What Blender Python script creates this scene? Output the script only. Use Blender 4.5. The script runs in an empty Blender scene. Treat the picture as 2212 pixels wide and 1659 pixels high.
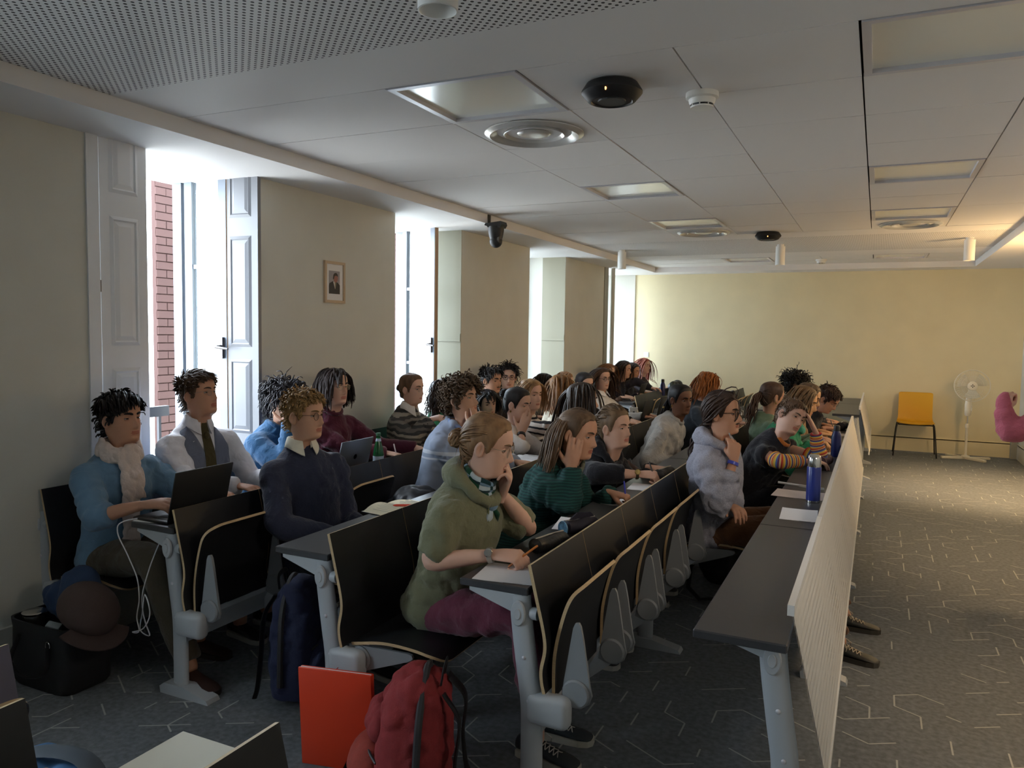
import bpy, bmesh, math, random
import numpy as np
from mathutils import Matrix, Vector
random.seed(7); rng = np.random.default_rng(7)
SC = bpy.context.scene; COL = SC.collection
PI = math.pi
# ------------------------------------------------------------------ camera, world, light, exposure
def cam_axes(yaw=-0.44047892, pit=-0.06676375, rol=0.01515189):
    cy, sy = math.cos(yaw), math.sin(yaw)
    fwd = np.array([sy*math.cos(pit), cy*math.cos(pit), math.sin(pit)])
    r = np.array([cy, -sy, 0.]); u = np.cross(r, fwd)
    return r*math.cos(rol)+u*math.sin(rol), -r*math.sin(rol)+u*math.cos(rol), fwd
_r, _u, _w = cam_axes()
cd = bpy.data.cameras.new('camera'); cam = bpy.data.objects.new('camera', cd); COL.objects.link(cam)
cam.matrix_world = Matrix([[_r[0], _u[0], -_w[0], 0], [_r[1], _u[1], -_w[1], 0], [_r[2], _u[2], -_w[2], 1.622], [0, 0, 0, 1]])
cd.sensor_width = 36; cd.lens = 1669.746/2212*36; cd.clip_start = .05; cd.clip_end = 200
SC.camera = cam
vs = SC.view_settings; vs.view_transform = 'Standard'; vs.look = 'None'; vs.exposure = 1.32; vs.gamma = 1; vs.use_curve_mapping = False
try:
    SC.cycles.use_denoising = True; SC.cycles.sample_clamp_indirect = 6; SC.cycles.max_bounces = 10
    SC.cycles.diffuse_bounces = 6; SC.cycles.caustics_reflective = False; SC.cycles.caustics_refractive = False
except Exception: pass
wd = bpy.data.worlds.new('sky'); SC.world = wd; wd.use_nodes = True
nt = wd.node_tree; bg = nt.nodes['Background']
bg.inputs[0].default_value = (0.80, 0.90, 1.0, 1); bg.inputs[1].default_value = 7.6
WINS = [(-0.75, 0.75, .60), (2.70, 3.88, .62), (5.43, 6.57, .62), (8.17, 9.31, .62), (10.95, 12.45, .62)]   # y0, y1, sill
XW = -3.65
def lamp(name, kind, loc, energy, color, **kw):
    ld = bpy.data.lights.new(name, kind); ld.energy = energy; ld.color = color
    for k, v in kw.items(): setattr(ld, k, v)
    o = bpy.data.objects.new(name, ld); COL.objects.link(o); o.location = loc; return o
for (y0, y1, zs) in WINS:                           # portals that guide the sky light through the windows
    o = lamp('window_portal', 'AREA', (-4.42, (y0+y1)/2, (zs+2.9)/2), 1, (1, 1, 1), shape='RECTANGLE', size=2.9-zs, size_y=y1-y0)
    o.rotation_euler = (0, -PI/2, 0); o.data.cycles.is_portal = True
def aim(o, tgt):
    o.rotation_euler = (Vector(tgt)-o.location).to_track_quat('-Z', 'Y').to_euler()
for loc, tgt, e in [((1.55, 9.2, 2.5), (1.35, 9.6, 0), 150), ((1.68, 6.0, 2.5), (1.5, 6.2, 0), 60), ((1.68, 3.6, 2.5), (1.42, 3.7, 0), 55), ((1.68, 1.5, 2.5), (1.45, 1.8, 0), 35)]:
    o = lamp('warm_ceiling_spot', 'SPOT', loc, e, (1.0, .66, .32), spot_size=math.radians(78), spot_blend=.9, shadow_soft_size=.12); aim(o, tgt)
for loc, tgt, e in [((1.35, 2.0, 2.45), (-1.2, 3.7, 1.0), 42), ((1.45, 6.0, 2.45), (-1.2, 7.2, 1.0), 34)]:
    o = lamp('audience_fill_spot', 'SPOT', loc, e, (1.0, .84, .66), spot_size=math.radians(75), spot_blend=1., shadow_soft_size=.35); aim(o, tgt)  # added soft fill that brightens the faces of the audience
lamp('warm_wall_lamp', 'POINT', (1.68, 8.8, 1.85), 24, (1.0, .66, .30), shadow_soft_size=.12)

# ------------------------------------------------------------------ materials
def lin(c):
    return tuple(((x/255)/12.92 if x/255 <= .04045 else ((x/255+.055)/1.055)**2.4) for x in c)
_mats = {}
def mat(name, rgb, rough=.6, metal=0., noise=0., nscale=8., bump=0., bscale=60., spec=.5, trans=0., alpha=1., coat=0., aniso=None, sheen=0.):
    if name in _mats: return _mats[name]
    m = bpy.data.materials.new(name); m.use_nodes = True; _mats[name] = m
    n, l = m.node_tree.nodes, m.node_tree.links; b = n['Principled BSDF']
    c = lin(rgb); b.inputs['Base Color'].default_value = (*c, 1); b.inputs['Roughness'].default_value = rough
    b.inputs['Metallic'].default_value = metal; b.inputs['Specular IOR Level'].default_value = spec
    b.inputs['Transmission Weight'].default_value = trans; b.inputs['Alpha'].default_value = alpha
    b.inputs['Coat Weight'].default_value = coat; b.inputs['Sheen Weight'].default_value = sheen
    if noise or bump:
        tc = n.new('ShaderNodeTexCoord')
    if noise:
        tx = n.new('ShaderNodeTexNoise'); tx.inputs['Scale'].default_value = nscale; tx.inputs['Detail'].default_value = 6
        vec = tc.outputs['Object']
        if aniso:
            mp = n.new('ShaderNodeMapping'); mp.inputs['Scale'].default_value = aniso; l.new(vec, mp.inputs[0]); vec = mp.outputs[0]
        l.new(vec, tx.inputs['Vector'])
        mr = n.new('ShaderNodeMapRange'); mr.inputs[1].default_value = .3; mr.inputs[2].default_value = .7; mr.inputs[3].default_value = 1-noise; mr.inputs[4].default_value = 1+noise
        l.new(tx.outputs[0], mr.inputs[0])
        mx = n.new('ShaderNodeMix'); mx.data_type = 'RGBA'; mx.blend_type = 'MULTIPLY'; mx.inputs[0].default_value = 1; mx.inputs[6].default_value = (*c, 1)
        l.new(mr.outputs[0], mx.inputs[7]); l.new(mx.outputs[2], b.inputs['Base Color'])
    if bump:
        tb = n.new('ShaderNodeTexNoise'); tb.inputs['Scale'].default_value = bscale; tb.inputs['Detail'].default_value = 4
        l.new(tc.outputs['Object'], tb.inputs['Vector'])
        bp = n.new('ShaderNodeBump'); bp.inputs['Strength'].default_value = bump; bp.inputs['Distance'].default_value = .01
        l.new(tb.outputs[0], bp.inputs['Height']); l.new(bp.outputs[0], b.inputs['Normal'])
    return m
def stripes(name, cols, period, axis='Z', rough=.8, wob=0., bands=None):
    """cloth striped along one object axis; cols = colours, bands = their fractions"""
    if name in _mats: return _mats[name]
    m = mat(name, cols[0], rough); n, l = m.node_tree.nodes, m.node_tree.links; b = n['Principled BSDF']
    tc = n.new('ShaderNodeTexCoord'); sp = n.new('ShaderNodeSeparateXYZ'); l.new(tc.outputs['Object'], sp.inputs[0])
    v = sp.outputs[axis]
    if wob:
        tx = n.new('ShaderNodeTexNoise'); tx.inputs['Scale'].default_value = 9; l.new(tc.outputs['Object'], tx.inputs['Vector'])
        a = n.new('ShaderNodeMath'); a.operation = 'MULTIPLY_ADD'; a.inputs[1].default_value = wob; l.new(tx.outputs[0], a.inputs[0]); l.new(v, a.inputs[2]); v = a.outputs[0]
    d = n.new('ShaderNodeMath'); d.operation = 'DIVIDE'; d.inputs[1].default_value = period; l.new(v, d.inputs[0])
    fr = n.new('ShaderNodeMath'); fr.operation = 'FRACT'; l.new(d.outputs[0], fr.inputs[0])
    rp = n.new('ShaderNodeValToRGB'); rp.color_ramp.interpolation = 'CONSTANT'; l.new(fr.outputs[0], rp.inputs[0])
    k = len(cols); pos = bands or [i/k for i in range(k)]
    el = rp.color_ramp.elements; el[0].position = 0; el[0].color = (*lin(cols[0]), 1); el[1].position = pos[1]; el[1].color = (*lin(cols[1]), 1)
    for i in range(2, k):
        e = el.new(pos[i]); e.color = (*lin(cols[i]), 1)
    l.new(rp.outputs[0], b.inputs['Base Color'])
    return m
def glass(name, rgb, rough=.02, tint=.9):
    if name in _mats: return _mats[name]
    m = bpy.data.materials.new(name); m.use_nodes = True; _mats[name] = m
    n, l = m.node_tree.nodes, m.node_tree.links; n.remove(n['Principled BSDF'])
    t = n.new('ShaderNodeBsdfTransparent'); t.inputs[0].default_value = (*lin(rgb), 1)
    g = n.new('ShaderNodeBsdfGlossy'); g.inputs['Roughness'].default_value = rough
    mx = n.new('ShaderNodeMixShader'); mx.inputs[0].default_value = .06; l.new(t.outputs[0], mx.inputs[1]); l.new(g.outputs[0], mx.inputs[2])
    l.new(mx.outputs[0], n['Material Output'].inputs[0]); return m

# ------------------------------------------------------------------ mesh builder
class MB:
    def __init__(s): s.v = []; s.f = []; s.m = []; s.n = 0
    def add(s, V, F, mi=0):
        V = np.asarray(V, float).reshape(-1, 3); o = s.n; s.v.append(V); s.n += len(V)
        for i, f in enumerate(F):
            s.f.append([int(a)+o for a in f]); s.m.append(mi if isinstance(mi, int) else mi[i])
        return s
    def box(s, lo, hi, mi=0, M=None):
        x0, y0, z0 = lo; x1, y1, z1 = hi
        V = np.array([[x0, y0, z0], [x1, y0, z0], [x1, y1, z0], [x0, y1, z0], [x0, y0, z1], [x1, y0, z1], [x1, y1, z1], [x0, y1, z1]])
        if M is not None: V = V @ np.array(M)[:3, :3].T + np.array(M)[:3, 3]
        return s.add(V, [(0, 3, 2, 1), (4, 5, 6, 7), (0, 1, 5, 4), (1, 2, 6, 5), (2, 3, 7, 6), (3, 0, 4, 7)], mi)
    def grid(s, P, cu=False, cv=False, mi=0, cap0=False, cap1=False, flip=False):
        """P[n][m] of points; cu closes along n, cv along m"""
        P = np.asarray(P, float); n, m = P.shape[:2]; F = []; M = []
        for i in range(n if cu else n-1):
            for j in range(m if cv else m-1):
                a, b, c, d = i*m+j, i*m+(j+1) % m, ((i+1) % n)*m+(j+1) % m, ((i+1) % n)*m+j
                F.append((a, d, c, b) if flip else (a, b, c, d)); M.append(mi if isinstance(mi, int) else mi(i, j))
        if cap0: F.append(tuple(range(m))[::1 if flip else -1]); M.append(M[0])
        if cap1: F.append(tuple((n-1)*m+j for j in range(m))[::-1 if flip else 1]); M.append(M[-1])
        return s.add(P.reshape(-1, 3), F, M)
    def tube(s, pts, rx, ry=None, n=12, cap=True, up=None, mi=0, pw=2.):
        pts = np.asarray(pts, float); k = len(pts)
        rx = np.broadcast_to(np.asarray(rx, float), (k,)); ry = rx if ry is None else np.broadcast_to(np.asarray(ry, float), (k,))
        T = np.gradient(pts, axis=0) if k > 2 else np.repeat((pts[-1]-pts[0])[None], k, 0)
        T = T/np.maximum(np.linalg.norm(T, axis=1, keepdims=True), 1e-9)
        u = np.array(up if up is not None else ([0, 0, 1.] if abs(T[0][2]) < .9 else [1., 0, 0]), float)
        R = []; a = np.linspace(0, 2*PI, n, endpoint=False)
        ca = np.sign(np.cos(a))*np.abs(np.cos(a))**(2/pw); sa = np.sign(np.sin(a))*np.abs(np.sin(a))**(2/pw)
        for i in range(k):
            u = u-T[i]*(u@T[i]); u = u/max(np.linalg.norm(u), 1e-9); w = np.cross(T[i], u)
            R.append(pts[i]+np.outer(ca*rx[i], w)+np.outer(sa*ry[i], u))
        return s.grid(R, cv=True, mi=mi, cap0=cap, cap1=cap)
    def lathe(s, prof, c=(0, 0, 0), ax='z', n=24, mi=0, cap=True):
        a = np.linspace(0, 2*PI, n, endpoint=False); R = []
        for r, h in prof:
            q = np.stack([r*np.cos(a), r*np.sin(a), np.full(n, h)], 1)
            if ax == 'x': q = q[:, [2, 0, 1]]
            if ax == 'y': q = q[:, [1, 2, 0]]
            R.append(q+np.array(c))
        return s.grid(R, cv=True, mi=mi, cap0=cap, cap1=cap)
    def sphere(s, c, r, n=14, m=10, mi=0, R=None):
        r = np.broadcast_to(np.asarray(r, float), (3,)); t = np.linspace(-PI/2, PI/2, m); a = np.linspace(0, 2*PI, n, endpoint=False)
        P = np.stack([np.outer(np.cos(t), np.cos(a))*r[0], np.outer(np.cos(t), np.sin(a))*r[1], np.outer(np.sin(t), np.ones(n))*r[2]], 2)
        if R is not None: P = P @ np.array(R).T
        return s.grid(P+np.array(c), cv=True, mi=mi)
    def prism(s, poly, z0, z1, ax='y', mi=0, side=None):
        """extrude a 2-D polygon; ax = extrusion axis"""
        poly = np.asarray(poly, float); k = len(poly)
        def put(h):
            q = np.zeros((k, 3))
            i, j, e = {'y': (0, 2, 1), 'x': (1, 2, 0), 'z': (0, 1, 2)}[ax]
            q[:, i] = poly[:, 0]; q[:, j] = poly[:, 1]; q[:, e] = h; return q
        F = [tuple(range(k))[::-1], tuple(range(k, 2*k))]+[(i, (i+1) % k, k+(i+1) % k, k+i) for i in range(k)]
        if ax == 'y': F = [f[::-1] for f in F]
        return s.add(np.vstack([put(z0), put(z1)]), F, [mi, mi]+[mi if side is None else side]*k)
    def xf(s, M):
        M = np.array(M); s.v = [V @ M[:3, :3].T+M[:3, 3] for V in s.v]; return s
    def join(s, o, M=None, mo=0):
        V = np.vstack(o.v)
        if M is not None: M = np.array(M); V = V @ M[:3, :3].T+M[:3, 3]
        return s.add(V, o.f, [a+mo for a in o.m])
    def mesh(s, name, mats, smooth=True, angle=40):
        me = bpy.data.meshes.new(name)
        me.from_pydata(np.vstack(s.v).tolist() if s.v else [], [], s.f)
        for m in (mats if isinstance(mats, (list, tuple)) else [mats]): me.materials.append(m)
        me.polygons.foreach_set('material_index', s.m)
        if smooth:
            me.polygons.foreach_set('use_smooth', [True]*len(me.polygons))
            if angle < 180:
                try: me.set_sharp_from_angle(angle=math.radians(angle))
                except Exception: pass
        me.update(); return me
def obj(name, mb, mats, parent=None, smooth=True, angle=40, loc=None, kind=None):
    me = mb.mesh(name, mats, smooth, angle) if isinstance(mb, MB) else mb
    o = bpy.data.objects.new(name, me); COL.objects.link(o)
    if parent is not None: o.parent = parent
    if loc is not None: o.location = loc
    if kind: o['kind'] = kind
    return o
def tag(o, label, cat, group=None):
    o['label'] = label; o['category'] = cat
    if group: o['group'] = group
    return o
def thing(name, label, cat, loc=(0, 0, 0), rz=0, group=None):
    o = bpy.data.objects.new(name, None); COL.objects.link(o); o.location = loc; o.rotation_euler = (0, 0, rz); o.empty_display_size = .1
    return tag(o, label, cat, group)
def struct(name, mb, m, parent=None, **kw):
    o = obj(name, mb, m, parent, **kw)
    if parent is None: o['kind'] = 'structure'
    return o
def rbox(lo, hi, r=.01, seg=2):
    """box with rounded edges as a builder"""
    bm = bmesh.new(); bmesh.ops.create_cube(bm, size=1); lo = np.array(lo); hi = np.array(hi)
    for v in bm.verts: v.co = Vector(((v.co.x+.5)*(hi[0]-lo[0])+lo[0], (v.co.y+.5)*(hi[1]-lo[1])+lo[1], (v.co.z+.5)*(hi[2]-lo[2])+lo[2]))
    bmesh.ops.bevel(bm, geom=bm.edges[:], offset=r, segments=seg, profile=.5, affect='EDGES')
    b = MB(); bm.verts.index_update(); b.add([tuple(v.co) for v in bm.verts], [[v.index for v in f.verts] for f in bm.faces]); bm.free(); return b
def crom(P, k=6):
    """Catmull-Rom through points (rows may carry extra columns)"""
    P = np.asarray(P, float); Q = np.vstack([2*P[0]-P[1], P, 2*P[-1]-P[-2]]); out = []
    for i in range(1, len(Q)-2):
        for t in np.linspace(0, 1, k, endpoint=False):
            a, b, c, d = Q[i-1:i+3]
            out.append(.5*((2*b)+(c-a)*t+(2*a-5*b+4*c-d)*t*t+(3*b-a-3*c+d)*t**3))
    out.append(P[-1]); return np.array(out)
def rot(axis, a): return np.array(Matrix.Rotation(a, 3, axis))
def xform(loc=(0, 0, 0), rz=0, ry=0, rx=0, s=1.):
    return Matrix.Translation(loc) @ Matrix.Rotation(rz, 4, 'Z') @ Matrix.Rotation(ry, 4, 'Y') @ Matrix.Rotation(rx, 4, 'X') @ Matrix.Scale(s, 4)
# ------------------------------------------------------------------ the room
WALL = mat('cream_wall_paint', (208, 205, 194), .75, noise=.03, nscale=3, bump=.08, bscale=220)
CEIL = mat('ceiling_paint', (232, 229, 228), .8, bump=.05, bscale=300)
WHITE = mat('white_gloss_paint', (232, 234, 236), .4)
DARKGAP = mat('ceiling_void', (40, 38, 36), .9)
XR, YB, YF, ZC, ZS = 1.79, 12.47, -2.6, 2.672, 2.592
# floor: plain carpet plus a woven line pattern
CARPET = mat('grey_carpet', (124, 128, 132), .95, noise=.22, nscale=40, bump=.5, bscale=500, spec=.1)
fl = MB(); fl.box((-4.45, YF-.2, -.15), (XR+.2, YB+.2, 0)); floor = struct('floor', fl, CARPET)
LINE = mat('carpet_line', (182, 184, 182), .95, spec=.1)
pt = MB(); S = .115; rl = random.Random(3)
hx, hy = S*math.sqrt(3), S*1.5
for r in range(int((YB-YF)/hy)+1):
    for c in range(int((XR+3.6)/hx)+2):
        cx = -3.65+c*hx+(hx/2 if r % 2 else 0); cy = YF+r*hy
        P = [(cx+S*math.sin(k*PI/3), cy+S*math.cos(k*PI/3)) for k in range(6)]
        for k in range(3):
            if rl.random() < .36:
                a, b = np.array(P[k]), np.array(P[k+1])
                if rl.random() < .25: b = a+(b-a)*.55
                if rl.random() < .2: a = b+(a-b)*1.8
                if max(a[0], b[0]) > XR-.03 or min(a[0], b[0]) < -3.6 or max(a[1], b[1]) > YB-.03: continue
                d = (b-a)/np.linalg.norm(b-a); q = np.array([-d[1], d[0]])*.0036
                V = [(*(a-q), .0012), (*(b-q), .0012), (*(b+q), .0012), (*(a+q), .0012)]
                pt.add(V, [(0, 1, 2, 3)])
o = obj('carpet_line', pt, LINE, floor, smooth=False, kind='stuff')
# window wall with deep openings
XO = -4.40
def wall_slab(b, y0, y1, z0, z1): b.box((XO, y0, z0), (XW, y1, z1))
wl = MB(); y = YF; XM = -3.975; OUT = {2.70: 1.0, 5.43: 1.0}      # the outer half of some openings is wider than the inner
def pier(ya, yb, da):
    wl.box((XO, ya+da, 0), (XM, yb, 3.0)); wl.box((XM, ya, 0), (XW, yb, 3.0))
da = 0
for (y0, y1, zs) in WINS:
    pier(y, y0, da); da = OUT.get(y0, 0); wall_slab(wl, y0, y1, 0, zs); wall_slab(wl, y0, y1, 2.95, 3.0); y = y1
    if da: wl.box((XO, y1, 0), (XM, y1+da, zs)); wl.box((XO, y1, 2.95), (XM, y1+da, 3.0))
pier(y, YB, 0)
struct('wall_left', wl, WALL, smooth=False)
bw = MB(); bw.box((XO, YB, 0), (XR+.2, YB+.2, 3)); BACKW = mat('yellow_cream_paint', (228, 215, 178), .75, noise=.03, nscale=3, bump=.08, bscale=220); struct('wall_back', bw, BACKW, smooth=False)
rw = MB(); rw.box((XR, YF, 0), (XR+.2, YB, 3)); struct('wall_right', rw, WALL, smooth=False)
fw = MB(); fw.box((XO, YF-.2, 0), (XR+.2, YF, 3)); struct('wall_front', fw, WALL, smooth=False)
def base(name, lo, hi):
    b = MB(); b.box(lo, hi); b.box((lo[0], lo[1], hi[2]-.012) if hi[0]-lo[0] > hi[1]-lo[1] else (lo[0], lo[1], hi[2]-.012), (hi[0]+(.004 if hi[0]-lo[0] < .1 else 0), hi[1], hi[2]+.004) )
    struct(name, b, BACKW if name == 'baseboard_back' else WALL, smooth=False)
base('baseboard_back', (-3.6, YB-.016, 0), (XR, YB, .20)); base('baseboard_left', (XW, YF, 0), (XW+.016, YB-.016, .20)); base('baseboard_right', (XR-.016, YF, 0), (XR, YB-.016, .20))
# ceiling: soffit ring, coffer, plain and perforated boards, tiles
so = MB(); XL, XRB, YC = -3.21, 1.135, 12.03
so.box((XO, YF-.2, ZS), (XL, YB+.2, 3.02)); so.box((XRB, YF-.2, ZS), (XR+.2, YB+.2, 3.02)); so.box((XL, YC, ZS), (XRB, YB+.2, 3.02))
ceiling = struct('ceiling', so, CEIL, smooth=False)
vo = MB(); vo.box((XL, YF-.2, 2.74), (XRB, YC, 2.78)); obj('ceiling_void', vo, DARKGAP, ceiling, smooth=False)
PERF = mat('perforated_board', (232, 229, 228), .8)
n, l = PERF.node_tree.nodes, PERF.node_tree.links; b = n['Principled BSDF']
tc = n.new('ShaderNodeTexCoord'); sp = n.new('ShaderNodeSeparateXYZ'); l.new(tc.outputs['Object'], sp.inputs[0])
def mth(op, a, c=None, d=None):
    q = n.new('ShaderNodeMath'); q.operation = op
    for i, x in enumerate((a, c, d)):
        if x is None: continue
        if isinstance(x, (int, float)): q.inputs[i].default_value = x
        else: l.new(x, q.inputs[i])
    return q.outputs[0]
def dots(ox, oy, pitch=.0345, r=.0062):
    fx = mth('SUBTRACT', mth('FRACT', mth('DIVIDE', mth('ADD', sp.outputs['X'], 20+ox), pitch)), .5)
    fy = mth('SUBTRACT', mth('FRACT', mth('DIVIDE', mth('ADD', sp.outputs['Y'], 20+oy), pitch)), .5)
    return mth('LESS_THAN', mth('ADD', mth('MULTIPLY', fx, fx), mth('MULTIPLY', fy, fy)), (r/pitch)**2)
dt = mth('MAXIMUM', dots(0, 0), dots(.01725, .01725))
mx = n.new('ShaderNodeMix'); mx.data_type = 'RGBA'; l.new(dt, mx.inputs[0]); mx.inputs[6].default_value = (*lin((232, 229, 228)), 1); mx.inputs[7].default_value = (*lin((58, 56, 54)), 1)
l.new(mx.outputs[2], b.inputs['Base Color'])
def board(name, x0, x1, y0, y1, m, z=ZC):
    q = MB(); q.box((x0, y0, z), (x1, y1, z+.012)); return obj(name, q, m, ceiling, smooth=False)
board('perforated_panel', XL+.005, XRB-.005, YF, 2.46, PERF); board('plain_panel', XL, XRB, 2.46, 2.872, CEIL)
board('plain_panel', XL, XRB, 8.325, 8.75, CEIL); board('perforated_panel', XL, XRB, 8.75, 10.3, PERF); board('plain_panel', XL, XRB, 10.3, 10.86, CEIL); board('plain_panel', XL, XRB, 11.5, YC, CEIL)
xs = [XL+.004, -1.99, -1.36, -.725, -.1, .53, XRB-.004]; ys = [2.875+.606*i for i in range(10)]
DIFF = mat('opal_diffuser', (246, 246, 238), .16, spec=1.); FRM = mat('grey_metal_trim', (206, 204, 210), .35, metal=.2)
def tile(x0, x1, y0, y1, dz=0.):
    g = .0035; q = MB(); q.box((x0+g, y0+g, ZC+dz), (x1-g, y1-g, ZC+.015+dz)); return obj('ceiling_tile', q, CEIL, ceiling, smooth=False)
lights = {(1, 0): 'ceiling light panel with daylight sheen, nearest of the left column', (4, 0): 'ceiling light panel with a warm glow in the top right corner of the photo', (1, 4): 'ceiling light panel second from the front in the left column', (4, 4): 'ceiling light panel second from the front in the right column', (1, 7): 'ceiling light panel beside a round vent, third in the left column', (4, 7): 'dull ceiling light panel beside a round vent, third in the right column'}
def light_panel(x0, x1, y0, y1, label):
    t = thing('ceiling_light', label, 'light', ((x0+x1)/2, (y0+y1)/2, ZC), group='square ceiling light panels')
    w, h = (x1-x0)/2-.006, (y1-y0)/2-.006; f = MB()
    for a in (((-w, -h), (w, -h+.03)), ((-w, h-.03), (w, h)), ((-w, -h+.03), (-w+.03, h-.03)), ((w-.03, -h+.03), (w, h-.03))):
        f.box((*a[0], -.004), (*a[1], .03))
    obj('frame', f, FRM, t, smooth=False)
    d = MB(); d.box((-w+.03, -h+.03, .014), (w-.03, h-.03, .02)); obj('diffuser', d, DIFF, t, smooth=False)
METAL = mat('spun_aluminium', (226, 224, 220), .25, metal=.45)
def vent(cx, cy, label):
    t = thing('ceiling_vent', label, 'vent', (cx, cy, ZC), group='round ceiling air vents'); b = MB()
    b.lathe([(.20, .0), (.262, -.002), (.262, -.008), (.235, -.022), (.205, -.006), (.17, .03), (.165, .03)], n=40, cap=False); obj('outer_ring', b, METAL, t)
    b = MB(); b.lathe([(.10, .03), (.135, .012), (.158, -.014), (.163, -.012), (.142, .014), (.105, .034)], n=36, cap=False); obj('middle_ring', b, METAL, t)
    b = MB(); b.lathe([(0.001, -.012), (.06, -.014), (.085, -.008), (.09, -.004), (.06, .02), (.03, .03)], n=32, cap=False); obj('centre_cone', b, METAL, t)
    b = MB(); b.lathe([(.001, .034), (.2, .034)], n=24, cap=False); obj('duct', b, mat('duct_grey', (150, 148, 142), .5), t)
for i in range(6):
    for j in range(9):
        if (i, j) in lights: light_panel(xs[i], xs[i+1], ys[j], ys[j+1], lights[(i, j)]); continue
        tile(xs[i], xs[i+1], ys[j], ys[j+1], random.uniform(0, .003))
vent(-1.684, 3.80, 'round ringed air vent nearest the camera in the ceiling'); vent(-1.66, 8.06, 'round ringed air vent far back above the left rows'); vent(.225, 8.06, 'round ringed air vent far back on the warm right side')
xt = [XL+.004, -1.99, -1.36, -.725, -.1, .53, XRB-.004]
for i in range(6):
    if i == 1: light_panel(xt[1], xt[2], 10.87, 11.48, 'thin looking ceiling light panel at the far left end of the ceiling')
    elif i == 4: light_panel(xt[4], xt[5], 10.87, 11.48, 'thin looking ceiling light panel at the far right end of the ceiling')
    else: tile(xt[i], xt[i+1], 10.87, 11.48)
# devices on the ceiling
BLK = mat('black_plastic', (26, 26, 28), .45); LED = mat('orange_led', (255, 120, 40), .4)
LED.node_tree.nodes['Principled BSDF'].inputs['Emission Color'].default_value = (1, .35, .08, 1); LED.node_tree.nodes['Principled BSDF'].inputs['Emission Strength'].default_value = 3
WPL = mat('white_plastic', (232, 230, 224), .35)
def black_sensor(x, y, label):
    t = thing('ceiling_sensor', label, 'sensor', (x, y, ZC), group='black ceiling sensors'); b = MB()
    b.lathe([(.085, .0), (.108, -.004), (.128, -.035), (.128, -.042), (.10, -.074), (.088, -.078), (.084, -.072), (.06, -.072), (.058, -.078), (.001, -.078)], n=32); obj('housing', b, BLK, t)
    b = MB(); b.sphere((.012, -.118, -.052), (.004, .004, .009), 8, 6); obj('led', b, LED, t)
black_sensor(-1.055, 3.18, 'black round ceiling sensor with an orange led near the front'); black_sensor(-1.05, 8.26, 'small looking black round ceiling sensor far back')
def smoke(x, y, label):
    t = thing('smoke_detector', label, 'smoke detector', (x, y, ZC), group='white smoke detectors'); b = MB()
    b.lathe([(.04, .0), (.07, 0), (.07, -.022), (.062, -.026), (.052, -.028)], n=28); obj('base', b, WPL, t)
    b = MB(); b.lathe([(.058, -.026), (.056, -.04), (.05, -.05)], n=28, cap=False); obj('body', b, WPL, t)
    b = MB(); b.lathe([(.046, -.050), (.044, -.058)], n=28, cap=False); obj('grille', b, BLK, t)
    b = MB()
    for k in range(8): b.box((.046, -.002, -.06), (.05, .002, -.048), M=Matrix.Rotation(k*PI/4, 4, 'Z'))
    b.lathe([(.05, -.058), (.048, -.064), (.001, -.066)], n=28); obj('cap', b, WPL, t)
smoke(-.735, 3.455, 'white smoke detector on a tile joint near the front'); smoke(-.74, 11.35, 'tiny looking white smoke detector at the far end of the ceiling')
SPT = mat('spot_white', (236, 234, 230), .4)
def spot(x, y, label, z=ZC):
    t = thing('ceiling_spotlight', label, 'spotlight', (x, y, z), group='white cylinder spotlights'); b = MB()
    b.lathe([(.038, 0), (.038, -.02), (.052, -.022), (.052, -.235), (.048, -.236), (.034, -.2), (.034, -.198)], n=28); obj('cylinder', b, SPT, t)
    b = MB(); b.lathe([(.03, -.19), (.001, -.19)], n=20, cap=False); obj('lamp', b, FRM, t)
spot(-2.953, 9.45, 'white cylinder spotlight by the window side at the back'); spot(-1.053, 9.4, 'white cylinder spotlight in the middle of the far perforated band'); spot(.82, 9.34, 'white cylinder spotlight beside the right hand soffit'); spot(-1.05, 1.75, 'large white cylinder spotlight cut off by the top of the photo')
# tracking camera under the soffit edge
t = thing('tracking_camera', 'black dome video camera hanging from the ceiling edge by the window wall', 'camera', (-3.175, 6.27, ZC)); t.scale = (.86, .86, .9)
b = MB(); b.box((-.075, -.03, -.10), (-.035, .03, 0)); b.box((-.075, -.03, -.105), (.02, .03, -.085)); obj('bracket', b, BLK, t)
b = MB(); b.prism([(-.05, -.09), (.13, -.075), (.14, -.105), (.12, -.135), (-.02, -.13)], -.07, .07); obj('base', b, BLK, t)
b = MB(); b.tube([(.045, 0, -.12), (.045, 0, -.17), (.045, 0, -.22), (.045, 0, -.26)], [.085, .082, .072, .06], n=24); b.sphere((.045, 0, -.262), .068, 20, 12); obj('head', b, BLK, t)
b = MB(); b.lathe([(.001, 0), (.034, 0), (.038, -.02), (.03, -.03)], n=20, ax='x', c=(.105, -.02, -.25)); obj('lens', b, mat('lens_rim', (120, 118, 112), .2, metal=.6), t)
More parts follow.
